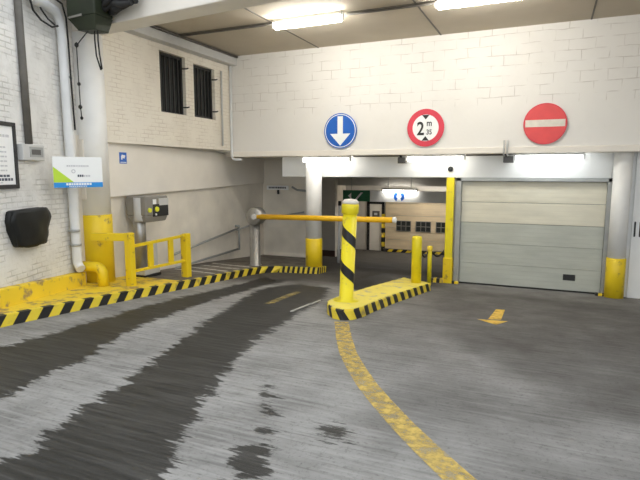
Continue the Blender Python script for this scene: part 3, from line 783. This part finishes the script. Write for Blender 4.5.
# ------------------------------------------------------------------ road signs on the wall
UX, UZ = (1, 0, 0), (0, 0, 1)
YS = YH - .035
def disc(n=64, r=1.): return [(r * math.cos(2 * math.pi * k / n), r * math.sin(2 * math.pi * k / n)) for k in range(n)]
rs = .375
c = (-4.196, YS, 3.231)
s1 = thing('road_sign', (c[0], c[1], c[2] - rs), 'round blue road sign with white arrow pointing down', 'road sign', 'round road signs on the wall')
MB().plate(disc(r=rs), c, UX, UZ, .012).build('disc', M['sign_blue'], s1)
f1 = (c[0], c[1] - .0125, c[2])
MB().ring(rs * .90, rs * .945, f1, UX, UZ, .002).build('white_rim', M['white_sheet'], s1)
MB().plate([(-.062, .31), (.062, .31), (.062, -.06), (.235, -.06), (0, -.315), (-.235, -.06), (-.062, -.06)], f1, UX, UZ, .002).build('arrow', M['white_sheet'], s1)
MB().box((c[0] - .2, c[1], c[2] - .02), (c[0] + .2, YH, c[2] + .02)).build('bracket', M['zinc'], s1)
c = (-2.347, YS, 3.234)
s2 = thing('road_sign', (c[0], c[1], c[2] - rs), 'round white road sign with red ring giving the 2 m 35 height limit', 'road sign', 'round road signs on the wall')
MB().plate(disc(r=rs), c, UX, UZ, .012).build('disc', M['white_sheet'], s2)
f1 = (c[0], c[1] - .0125, c[2])
MB().ring(rs * .705, rs, f1, UX, UZ, .002).build('red_ring', M['sign_red'], s2)
MB().plate([(-.075, .255), (.075, .255), (0, .165)][::-1], f1, UX, UZ, .002).build('upper_wedge', M['black'], s2)
MB().plate([(-.075, -.255), (.075, -.255), (0, -.165)], f1, UX, UZ, .002).build('lower_wedge', M['black'], s2)
text_obj('numeral', '2', M['black'], s2, (c[0] - .10, f1[1], c[2] - .01), UX, UZ, .27, .82)
text_obj('unit_letter', 'm', M['black'], s2, (c[0] + .075, f1[1], c[2] + .075), UX, UZ, .085, .85)
text_obj('small_numeral', '35', M['black'], s2, (c[0] + .075, f1[1], c[2] - .085), UX, UZ, .10, .85)
MB().box((c[0] - .2, c[1], c[2] - .02), (c[0] + .2, YH, c[2] + .02)).build('bracket', M['zinc'], s2)
c = (-.131, YS, 3.234)
s3 = thing('road_sign', (c[0], c[1], c[2] - rs), 'faded round red no-entry road sign with pale bar', 'road sign', 'round road signs on the wall')
MB().plate(disc(r=rs), c, UX, UZ, .012).build('disc', M['sign_red_faded'], s3)
f1 = (c[0], c[1] - .0125, c[2])
MB().ring(rs * .95, rs * .985, f1, UX, UZ, .0015).build('rim', M['sign_red'], s3)
MB().plate([(-.34, -.055), (.34, -.055), (.34, .075), (-.34, .075)], f1, UX, UZ, .002).build('bar', M['sign_cream'], s3)
MB().box((c[0] - .2, c[1], c[2] - .02), (c[0] + .2, YH, c[2] + .02)).build('bracket', M['zinc'], s3)

# ------------------------------------------------------------------ fluorescent lights
def tube_light(p, q, label, group, up, mat='tube', r=.035, hw=.05):
    p, q = Vector(p), Vector(q); d = (q - p).normalized(); side = d.cross(Vector((0, 0, 1))).normalized() * hw
    t = thing('fluorescent_light', (p + q) / 2 + Vector((0, 0, up)), label, 'light', group)
    h = MB(); z = Vector((0, 0, 1))
    h.hexa([p - side + z * .05, q - side + z * .05, q + side + z * .05, p + side + z * .05][::-1] if False else [p + side + z * .05, q + side + z * .05, q - side + z * .05, p - side + z * .05],
           [p + side * .7 + z * up, q + side * .7 + z * up, q - side * .7 + z * up, p - side * .7 + z * up])
    h.build('housing', M['grey_paint'], t)
    MB().tube([p + d * .03, q - d * .03], r, 14).build('tube', M[mat], t)
    for e, s in ((p, -1), (q, 1)):
        MB().box((e.x - .02, e.y - .03, e.z - .03), (e.x + .02, e.y + .03, e.z + .07)).build('end_holder', M['grey_paint'], t)
    return t
YT = YH - .02
zt_ = 2.63
ug = 'tubes under the sign wall'
YT = 10.80
tube_light((-5.17, YT, 2.615), (-4.02, YT, 2.615), 'lit fluorescent tube below the blue arrow sign', ug, .09, 'tube_low', r=.048)
tube_light((-2.76, YT, 2.615), (-1.58, YT, 2.615), 'lit fluorescent tube below the height limit sign', ug, .09, 'tube_low', r=.048)
tube_light((-.64, YT, 2.615), (.56, YT, 2.615), 'lit fluorescent tube below the red no-entry sign', ug, .09, 'tube_cool', r=.048)
cg = 'tubes on the ceiling'
tube_light((-4.62, 8.5, 4.91), (-3.32, 8.5, 4.91), 'lit fluorescent tube on the ceiling, left of the two', cg, .11, r=.06)
tube_light((-1.75, 8.5, 4.91), (-.45, 8.5, 4.91), 'lit fluorescent tube on the ceiling, right of the two', cg, .11, r=.06)
tl = tube_light((-5.0, 16.50, 1.735), (-3.85, 16.50, 1.735), 'lit fluorescent tube over the white lane board inside', None, .09, 'tube_inner', r=.03)
for x in (-4.8, -4.05): MB().tube([(x, 16.50, 1.82), (x, 16.50, 2.72)], .01, 8).build('hanger', M['zinc'], tl)
tube_light((-4.6, 19.2, 2.58), (-3.3, 19.2, 2.58), 'added unseen tube on the inner ceiling to brighten the far tan door', None, .13, 'tube_fill')  # added lamp, hidden by the lintel, brightens the far door
# conduits and boxes
cd = MB().tube([(-7.0, 8.6, 4.985), (-4.6, 8.6, 4.985)], .022, 8).build('conduit', M['conduit_brown'])
tag(cd, 'thin brown conduit on the ceiling leading to the left tube', 'conduit')
cd = MB().tube([(-3.32, 8.6, 4.985), (-1.75, 8.6, 4.985)], .022, 8).build('conduit', M['conduit_brown'])
tag(cd, 'thin brown conduit on the ceiling between the two tubes', 'conduit')
cd = MB().tube([(-4.0, 10.96, 2.69), (-2.75, 10.96, 2.69)], .014, 8).build('conduit', M['conduit_brown'])
tag(cd, 'thin dark conduit linking the tubes below the arrow and height signs', 'conduit')
cd = MB().tube([(-1.58, 10.96, 2.69), (-.64, 10.96, 2.69)], .02, 8).build('conduit', M['conduit_brown'])
tag(cd, 'dark conduit linking the tubes below the height and no-entry signs', 'conduit')
cd = MB(); 
for dx in (0, .06): cd.tube([(-.83 + dx, 10.63, 2.95), (-.83 + dx, 10.63, 2.69), (-.83 + dx, 10.9, 2.66)], .017, 8)
tag(cd.build('conduit', M['grey_paint']), 'pair of short upright conduits left of the no-entry sign', 'conduit')
for x0_, x1_, lb in ((-2.97, -2.80, 'small dark box left of the tube under the height limit sign'), (-.85, -.66, 'small dark box left of the tube under the no-entry sign')):
    b = thing('junction_box', (x0_, 10.9, 2.48), lb, 'junction box', 'dark boxes beside the tubes')
    MB().box((x0_, 10.86, 2.53), (x1_, 11.0, 2.66)).build('case', M['dark_grey'], b, bevel=.01)
    MB().box((x0_ + .03, 10.9, 2.66), (x0_ + .07, 10.96, 2.712)).build('mount', M['rubber'], b)
sn = thing('sensor', (-1.9, YD - .03, 2.36), 'small round black sensor on the beam above the tall yellow pole', 'sensor')
MB().lathe([(.055, 0), (.055, .03), (.035, .06)], (-1.90, YD, 2.41), (0, -1, 0), 20).build('case', M['rubber'], sn)
MB().lathe([(.02, 0), (.018, .012)], (-1.90, YD - .06, 2.41), (0, -1, 0), 16).build('lens', M['glass_dark'], sn)

# white pipe in the corner of the sign wall and the thin one beside the windows
pc = MB().tube([(-6.96, 10.65, 5.0), (-6.96, 10.65, 2.72)] + [(-6.93, 10.65, 2.66), (-6.85, 10.65, 2.64), (-6.7, 10.65, 2.64)], .03, 12)
tag(pc.build('corner_pipe', M['pipe_white']), 'thin white pipe down the corner of the sign wall', 'pipe')
pc = MB().tube([(-6.96, 10.28, 4.62), (-6.96, 10.28, 2.95)], .022, 10)
tag(pc.build('wall_pipe', M['grey_paint']), 'thin grey pipe on the upper left wall just right of the windows', 'pipe')
pc = MB().tube([(-6.77, 6.9, 4.985), (-6.77, 10.66, 4.985)], .025, 8)
tag(pc.build('conduit', M['conduit_brown']), 'dark conduit along the top edge of the upper left wall', 'conduit')

# ------------------------------------------------------------------ inside the lane: hanging boards
YI = 16.60
sb = thing('lane_board', (-4.6, YI, 1.3), 'long white and green direction board hanging inside the entry lane', 'sign board')
gx0, gx1, gx2 = (-6.424, 16.600, 1.572)[0], (-5.459, 16.600, 1.589)[0], -1.95
zt0, zb0 = 1.74, 1.37
MB().box((gx1, YI, zb0), (gx2, YI + .05, zt0)).build('white_panel', M['white_sheet'], sb)
gp = MB().box((gx0, YI, zb0), (gx1 - .005, YI + .05, zt0)).build('green_panel', M['exit_green'], sb)
MB().plate([(.12, .05), (.2, .05), (.42, .3), (.34, .3)], (gx0 + .3, YI - .001, zb0), UX, UZ, .003).build('white_stroke', M['white_sheet'], gp)
MB().plate([(-.12, .18), (.0, .28), (.0, .08)][::-1], (gx0 + .3, YI - .001, zb0), UX, UZ, .003).build('white_arrow', M['white_sheet'], gp)
sx = (-4.467, 16.600, 1.525)[0]
for sgn in (-1, 1):
    sm = MB()
    for k in range(10):
        t0, t1 = R(66 - 132 * k / 10), R(66 - 132 * (k + 1) / 10)
        q = lambda r, t: (sgn * (.02 + r * math.cos(t)), r * math.sin(t))
        pl = [q(.065, t0), q(.16, t0), q(.16, t1), q(.065, t1)]
        sm.plate(pl, (sx, YI - .001, (zt0 + zb0) / 2), UX, UZ, .003)
    sm.build('blue_bracket', M['sign_blue'], sb)
for x in (gx0 + .3, gx2 - .4):
    MB().tube([(x, YI + .03, zt0), (x, YI + .03, 2.72)], .012, 8).build('hanger', M['zinc'], sb)
wp = MB().tube([(-5.507, 13.900, -0.339), (-5.485, 13.900, 1.411)], .035, 12)
wpo = thing('white_pipe', (-5.507, 13.900, -0.369), 'slim white upright pipe behind the spiral-taped yellow post', 'pipe')
wp.build('pipe', M['white'], wpo)
MB().tube([(-5.485, 13.900, 1.396), (-5.479, 13.900, 1.525)], .045, 12).build('black_cap', M['rubber'], wpo)

# small white notice hung under the end of the beam
ns = thing('notice_sign', (-7.0, 13.2, 1.7), 'small white notice plate with a dark line of lettering above the barrier head', 'sign')
A, B = (-7.448, 13.180, 1.964), (-6.754, 13.180, 1.845)
MB().box((A[0], 13.16, B[2]), (B[0], 13.19, A[2])).build('plate', M['white_sheet'], ns)
pr = MB(); xx = A[0] + .07
while xx < B[0] - .09:
    w_ = random.uniform(.03, .05); pr.plate([(0, 0), (w_, 0), (w_, .05), (0, .05)], (xx, 13.159, B[2] + .038), UX, UZ, .002); xx += w_ + .013
pr.build('lettering', M['print_dark'], ns)
MB().box(((A[0] + B[0]) / 2 - .02, 13.18, B[2] - .12), ((A[0] + B[0]) / 2 + .02, 13.24, B[2] + .02)).build('bracket', M['rubber'], ns)
pz = MB().tube([(-6.653, 13.200, 1.930), (-6.496, 13.200, 1.848), (-6.216, 13.200, 1.824)], .03, 8)
tag(pz.build('conduit', M['zinc']), 'short grey conduit bend right of the small notice plate', 'conduit')

# ------------------------------------------------------------------ near left wall
NU = Vector((ND.x, ND.y, 0)); NN = Vector((ND.y, -ND.x, 0)); Z = Vector((0, 0, 1))
def nbox(m, u0, u1, z0, z1, o0, o1, mi=0):
    """box on the near wall: u along the wall from the column end, o out of the wall"""
    P = lambda u, o: Vector((NPt.x, NPt.y, 0)) + NU * u + NN * o
    q = [P(u0, o1), P(u1, o1), P(u1, o0), P(u0, o0)]
    m.hexa([(v.x, v.y, z0) for v in q], [(v.x, v.y, z1) for v in q], mi); return m
def nu(p): return (Vector((p[0], p[1])) - NPt).dot(ND)

# framed poster at the left edge
u1 = nu((-6.594, 4.855, 2.577)); u0 = u1 - .72; zt0, zb0 = 3.0, 2.13
ps = thing('framed_poster', Vector((NPt.x, NPt.y, zb0)) + NU * (u0 + u1) / 2, 'white printed poster in a black frame on the near wall', 'poster')
f = MB(); w_ = .055
nbox(f, u0, u0 + w_, zb0, zt0, 0, .035); nbox(f, u1 - w_, u1, zb0, zt0, 0, .035); nbox(f, u0, u1, zb0, zb0 + w_, 0, .035); nbox(f, u0, u1, zt0 - w_, zt0, 0, .035)
f.build('frame', M['black'], ps)
sheet = nbox(MB(), u0 + w_, u1 - w_, zb0 + w_, zt0 - w_, 0, .02).build('sheet', M['white'], ps)
def words(name, zz, h, mat, ua, ub, parent, wmin=.03, wmax=.09, gap=.014):
    m = MB(); u = ua
    while u < ub - .02:
        w2 = min(random.uniform(wmin, wmax), ub - u); nbox(m, u, u + w2, zz, zz + h, .018, .0215); u += w2 + gap
    return m.build(name, mat, parent)
words('printed_line', 2.80, .035, M['print_grey'], u0 + .3, u1 - .13, sheet)
for zz in (2.66, 2.60, 2.54, 2.48, 2.42, 2.36): words('printed_line', zz, .02, M['print_grey'], u0 + .12, u1 - .2, sheet)
words('bold_line', 2.285, .03, M['print_dark'], u0 + .3, u1 - .17, sheet); words('bold_line', 2.235, .035, M['print_dark'], u0 + .15, u1 - .11, sheet)
words('printed_line', 2.205, .015, M['print_grey'], u0 + .3, u1 - .3, sheet)

# brown conduit down to the meter box
ca, cb = (-6.651, 5.079, 4.736), (-6.659, 5.102, 2.736)
tag(MB().tube([ca, cb], .05, 10).build('conduit', M['conduit_brown']), 'dark grey-brown upright conduit feeding the meter box on the near wall', 'conduit')
u0, u1 = nu((-6.551, 4.914, 2.618)), nu((-6.711, 5.372, 2.637)); zt0, zb0 = (-6.630, 5.141, 2.731)[2], (-6.622, 5.117, 2.509)[2]
mb_ = thing('meter_box', Vector((NPt.x, NPt.y, zb0)) + NU * (u0 + u1) / 2, 'small grey-white fuse box with window at the foot of the brown conduit', 'fuse box')
nbox(MB(), u0, u1, zb0, zt0, 0, .09).build('case', M['grey_paint'], mb_, bevel=.012)
wb = nbox(MB(), u0 + (u1 - u0) * .30, u0 + (u1 - u0) * .9, zb0 + .05, zt0 - .035, .088, .098).build('window_frame', M['zinc'], mb_)
nbox(MB(), u0 + (u1 - u0) * .36, u0 + (u1 - u0) * .78, zb0 + .08, zt0 - .07, .097, .101).build('window', M['dark_grey'], wb)

# black bag pulled over a wall box
u0, u1 = nu((-6.412, 4.579, 1.597)), nu((-6.751, 5.366, 1.502)); zt0, zb0 = (-6.452, 4.844, 1.847)[2], (-6.432, 4.787, 1.323)[2]
bm = bmesh.new(); bmesh.ops.create_cube(bm, size=1)
bmesh.ops.subdivide_edges(bm, edges=bm.edges, cuts=9, use_grid_fill=True)
from mathutils import noise as mnoise
for v in bm.verts:
    x, y, z = v.co
    tz = z + .5
    wdt = 1 - .26 * (1 - tz) ** 2 - .03 * abs(math.sin(tz * 9))
    d = Vector((x, y, z)); rr = .9 + .1 * (1 - max(abs(x), abs(z)) * 2)
    n1 = mnoise.noise(Vector((x * 4, y * 3, z * 3))) * .05 + mnoise.noise(Vector((x * 9 + 3, y * 7, z * 8))) * .025
    crn = (max(0, abs(x) - .36) * max(0, abs(z) - .34)) * 4
    x2 = x * wdt * (1 - crn) + n1 * .5; z2 = z * (1 - crn * .8) + n1 * .35 + (.03 if x > 0 else 0) * (1 - tz) - .05 * x * (1 - tz)
    y2 = (y + .5) * (.8 + .35 * (1 - (2 * x) ** 2) + n1 * 2.2)
    P = Vector((NPt.x, NPt.y, 0)) + NU * ((u0 + u1) / 2 + x2 * (u1 - u0)) + NN * (.005 + y2 * .13)
    v.co = (P.x, P.y, (zt0 + zb0) / 2 + z2 * (zt0 - zb0))
for f in bm.faces: f.smooth = True
m = MB(); m.bm.free(); m.bm = bm
bg = m.build('bag', M['bag'])
tag(bg, 'black plastic bag wrapped over a box on the near white wall', 'bag')

# downpipe
dp = thing('downpipe', (-6.914, 6.015, 0.810), 'white plastic downpipe with elbow on the near wall beside the column', 'pipe')
top = [Vector((-6.602, 5.122, 4.819)), Vector((-6.684, 5.357, 4.731)), Vector((-6.777, 5.621, 4.736)), Vector((-6.850, 5.830, 4.718)), Vector((-6.892, 5.952, 4.598)), Vector((-6.899, 5.971, 4.429))]
bot = Vector((-6.913, 6.011, 0.909))
MB().tube(top + [top[-1].lerp(bot, k / 6) for k in range(1, 7)] + [Vector((-6.895, 6.020, 0.843)), Vector((-6.836, 6.004, 0.801))], .072, 16).build('pipe', M['pipe_white'], dp)
for p in ((-6.913, 6.012, 3.774), (-6.900, 5.974, 1.401), (-6.910, 6.002, 1.171)):
    MB().lathe([(.075, 0), (.085, .005), (.085, .035), (.075, .04)], p, n=20).build('clip', M['zinc'], dp)

# advertising board on the column
A = Vector((-6.695, 5.479, 2.350)); B = Vector((-6.425, 6.140, 2.350))
A.z = B.z = 0; U = (B - A).normalized(); W_ = (B - A).length
zt0, zb0 = (-6.717, 5.950, 2.576)[2], (-6.755, 5.950, 2.118)[2]; H_ = zt0 - zb0
O = A + Z * zb0
ad = thing('sign_board', O + U * W_ / 2, 'white advertising board with green corner and blue bottom strip on the near column', 'sign board')
pb = MB().plate([(0, 0), (W_, 0), (W_, H_), (0, H_)], O, U, Z, .025).build('board', M['white_sheet'], ad)
F = O + U.cross(Z) * .0255
MB().plate([(0, 0), (W_, 0), (W_, H_ * .165), (0, H_ * .165)], F, U, Z, .002).build('blue_strip', M['azure'], pb)
MB().plate([(0, H_ * .17), (W_ * .40, H_ * .17), (W_ * .22, H_ * .40), (0, H_ * .68)], F, U, Z, .002).build('green_corner', M['lime'], pb)
def scrawl(name, a0, a1, b, h, mat, parent, wmin=.015, wmax=.03, gap=.008, lift=.002):
    m = MB(); a_ = a0
    while a_ < a1:
        w2 = random.uniform(wmin, wmax); m.plate([(a_, b), (a_ + w2, b), (a_ + w2, b + h), (a_, b + h)], F, U, Z, lift); a_ += w2 + gap
    return m.build(name, mat, parent)
scrawl('faint_lettering', W_ * .27, W_ * .70, H_ * .68, .022, M['print_grey'], pb)
MB().ring(.018, .03, F + U * W_ * .40 + Z * H_ * .53, U, Z, .002, 20).build('faint_ring', M['print_grey'], pb)
scrawl('bold_lettering', W_ * .48, W_ * .58, H_ * .345, .034, M['print_dark'], pb, .02, .03)
scrawl('small_lettering', W_ * .60, W_ * .74, H_ * .35, .026, M['print_grey'], pb)
scrawl('strip_lettering', W_ * .24, W_ * .76, H_ * .075, .032, M['white_sheet'], pb, .02, .035, .008, .004)
scrawl('strip_small_lettering', W_ * .3, W_ * .66, H_ * .022, .014, M['white_sheet'], pb, .015, .02, .01, .004)

# blue sticker on the band
c0 = Vector((-7.101, 7.300, 2.602))
UL = Vector((LDr.x, LDr.y, 0))
st = thing('sticker', c0 - Z * .11, 'small blue pictogram sticker on the pale band behind the column', 'sticker')
MB().plate([(-.095, -.10), (.095, -.10), (.095, .10), (-.095, .10)], c0, UL, Z, .004).build('sheet', M['sign_blue'], st)
cf = c0 + UL.cross(Z) * .004
MB().plate([(-.055, -.03), (-.02, -.03), (-.02, .0), (.03, -.01), (.06, .045), (-.03, .06), (-.055, .03)], cf, UL, Z, .003).build('pictogram', M['white_sheet'], st)
MB().plate([(-.08, -.085), (.08, -.085), (.08, -.072), (-.08, -.072)], cf, UL, Z, .003).build('white_line', M['white_sheet'], st)

# dark green box hanging over the column, its cords, and dark cables along the beam
gb = thing('hanging_box', (-6.5, 6.05, 4.4), 'dark green metal box hanging at the top of the near column', 'box')
zz = lambda v, y=6.0: v
x0_, x1_ = (-6.643, 5.900, 4.727)[0], (-6.111, 5.900, 4.664)[0]
m = MB()
m.box((x0_, 5.85, 4.60), (x1_ + .02, 6.2, 5.45))
m.build('case', M['green_box'], gb, bevel=.02)
MB().hexa([(x0_ + .16, 5.9, 4.42), (x1_ - .03, 5.9, 4.40), (x1_ - .03, 6.15, 4.40), (x0_ + .16, 6.15, 4.42)],
          [(x0_, 5.85, 4.60), (x1_ + .02, 5.85, 4.60), (x1_ + .02, 6.2, 4.60), (x0_, 6.2, 4.60)]).build('tapered_base', M['green_box'], gb, bevel=.01)
MB().hexa([(x0_ + .04, 5.84, 4.585), (x0_ + .30, 5.84, 4.60), (x0_ + .30, 5.86, 4.60), (x0_ + .04, 5.86, 4.585)],
          [(x0_ + .04, 5.84, 4.61), (x0_ + .30, 5.84, 4.63), (x0_ + .30, 5.86, 4.63), (x0_ + .04, 5.86, 4.61)]).build('pale_strip', M['mid_grey'], gb)
cp = lambda pts: [Vector(p) for p in pts]
cl_ = MB().tube(cp([(-6.263, 6.000, 4.456), (-6.270, 6.000, 4.287), (-6.253, 6.000, 4.057), (-6.179, 6.000, 3.851), (-6.159, 6.000, 3.863), (-6.192, 6.000, 4.080), (-6.207, 6.000, 4.281), (-6.198, 6.000, 4.449)]), .011, 8)
cl_.build('cable_loop', M['rubber'], gb)
crd = MB().tube(cp([(-6.289, 5.900, 4.393), (-6.645, 6.000, 4.243), (-6.700, 6.050, 4.017), (-6.729, 6.080, 3.682), (-6.746, 6.100, 3.369), (-6.731, 6.100, 3.155)]), .008, 8)
co = crd.build('cord', M['rubber']); tag(co, 'thin dark knotted cord hanging down the near white column', 'cord')
for p, r_ in (((-6.644, 6.000, 4.251), .03), ((-6.717, 6.070, 3.695), .024), ((-6.751, 6.100, 3.354), .028), ((-6.733, 6.100, 3.185), .022)):
    MB().lathe([(.005, -r_ * 1.4), (r_, -r_ * .5), (r_, r_ * .5), (.005, r_ * 1.4)], p, n=10).build('knot', M['rubber'], co)
k1 = MB().tube(cp([(-6.648, 5.254, 4.736), (-6.671, 5.319, 4.574), (-6.728, 5.482, 4.489), (-6.695, 5.630, 4.426), (-6.717, 5.752, 4.472)]), .014, 8)
tag(k1.build('cable', M['rubber']), 'dark cable looping from the top of the near wall behind the downpipe, lower of two', 'cable')
k2 = MB().tube(cp([(-6.701, 5.406, 4.787), (-6.734, 5.499, 4.643), (-6.786, 5.647, 4.551), (-6.721, 5.705, 4.475)]), .012, 8)
tag(k2.build('cable', M['rubber']), 'dark cable looping from the top of the near wall behind the downpipe, upper of two', 'cable')
k3 = MB().tube(cp([(-6.635, 5.580, 4.843), (-6.733, 5.861, 4.812), (-6.762, 5.942, 4.638), (-6.800, 5.991, 4.263), (-6.804, 6.002, 3.750), (-6.813, 6.029, 2.999)]), .014, 8)
tag(k3.build('cable', M['rubber']), 'dark cable running down along the right side of the downpipe', 'cable')
bd = MB(); P0, P1 = Vector((-6.091, 6.050, 4.702)), Vector((-5.500, 5.950, 4.739))
for k in range(9):
    off = Vector((0, -.02 + .05 * (k % 3), .075 * (k // 3)))
    bd.tube([P0.lerp(P1, t / 8) + off + Vector((0, .03 * math.sin(.9 * t + k), .04 * math.sin(.7 * t + k * 1.7))) for t in range(9)], .045, 8)
tag(bd.build('cable_bundle', M['rubber']), 'dark bundle of cables beside the green box, in front of the roof beam', 'cable bundle')

# ------------------------------------------------------------------ markings and litter on the ground
def ribbon(pts, w, dz=.004):
    pts = resample(pts, .08); m = MB(); prev = None
    for i, P in enumerate(pts):
        D = (pts[min(i + 1, len(pts) - 1)] - pts[max(0, i - 1)]).normalized(); n = Vector((-D.y, D.x)); ww = w / 2
        cur = [(q.x, q.y, gz(q.x, q.y) + dz) for q in (P - n * ww, P + n * ww)]
        if prev: m.face([prev[0], prev[1], cur[1], cur[0]])
        prev = cur
    return m
ll = ribbon([(-2.471, 6.356), (-2.133, 5.572), (-1.868, 5.001), (-1.618, 4.554), (-1.369, 4.146), (-1.142, 3.820), (-0.899, 3.492), (-0.651, 3.183), (-0.415, 2.908), (-0.226, 2.705)], .19)
tag(ll.build('lane_line', M['line_paint'], fix=False), 'worn yellow line curving from the island towards the front', 'road marking')
fl = ribbon([(-3.936, 6.947), (-3.983, 7.434), (-4.041, 8.228)], .13)
tag(fl.build('lane_line', M['line_faint'], fix=False), 'short faint yellow line on the wet ground left of the island', 'road marking')
ar = MB(); q = lambda u: (u[0], u[1], gz(u[0], u[1]) + .004)
ar.face([q(p) for p in ((-0.669, 8.463), (-0.537, 8.499), (-0.532, 7.665), (-0.704, 7.600))])
ar.face([q(p) for p in ((-0.847, 7.528), (-0.434, 7.611), (-0.567, 7.281))])
tag(ar.build('arrow_marking', M['arrow_paint'], fix=False), 'yellow arrow painted on the ground before the closed shutter', 'road marking')
def stick(a_, b_, lab):
    A, B = Vector(a_), Vector(b_); d = (B - A).normalized(); n = Vector((-d.y, d.x, 0)).normalized() * .015
    m = MB().hexa([A - n, B - n, B + n, A + n], [A - n + Z * .015, B - n + Z * .015, B + n + Z * .015, A + n + Z * .015])
    tag(m.build('plastic_strip', M['litter_white']), lab, 'litter')
stick((-3.345, 6.576, 0.330), (-3.351, 7.249, 0.282), 'white plastic strip lying on the wet ground left of the island')
stick((-3.338, 7.257, 0.281), (-3.338, 7.612, 0.256), 'shorter white strip lying just beyond the longer one')

bpy.context.view_layer.update()
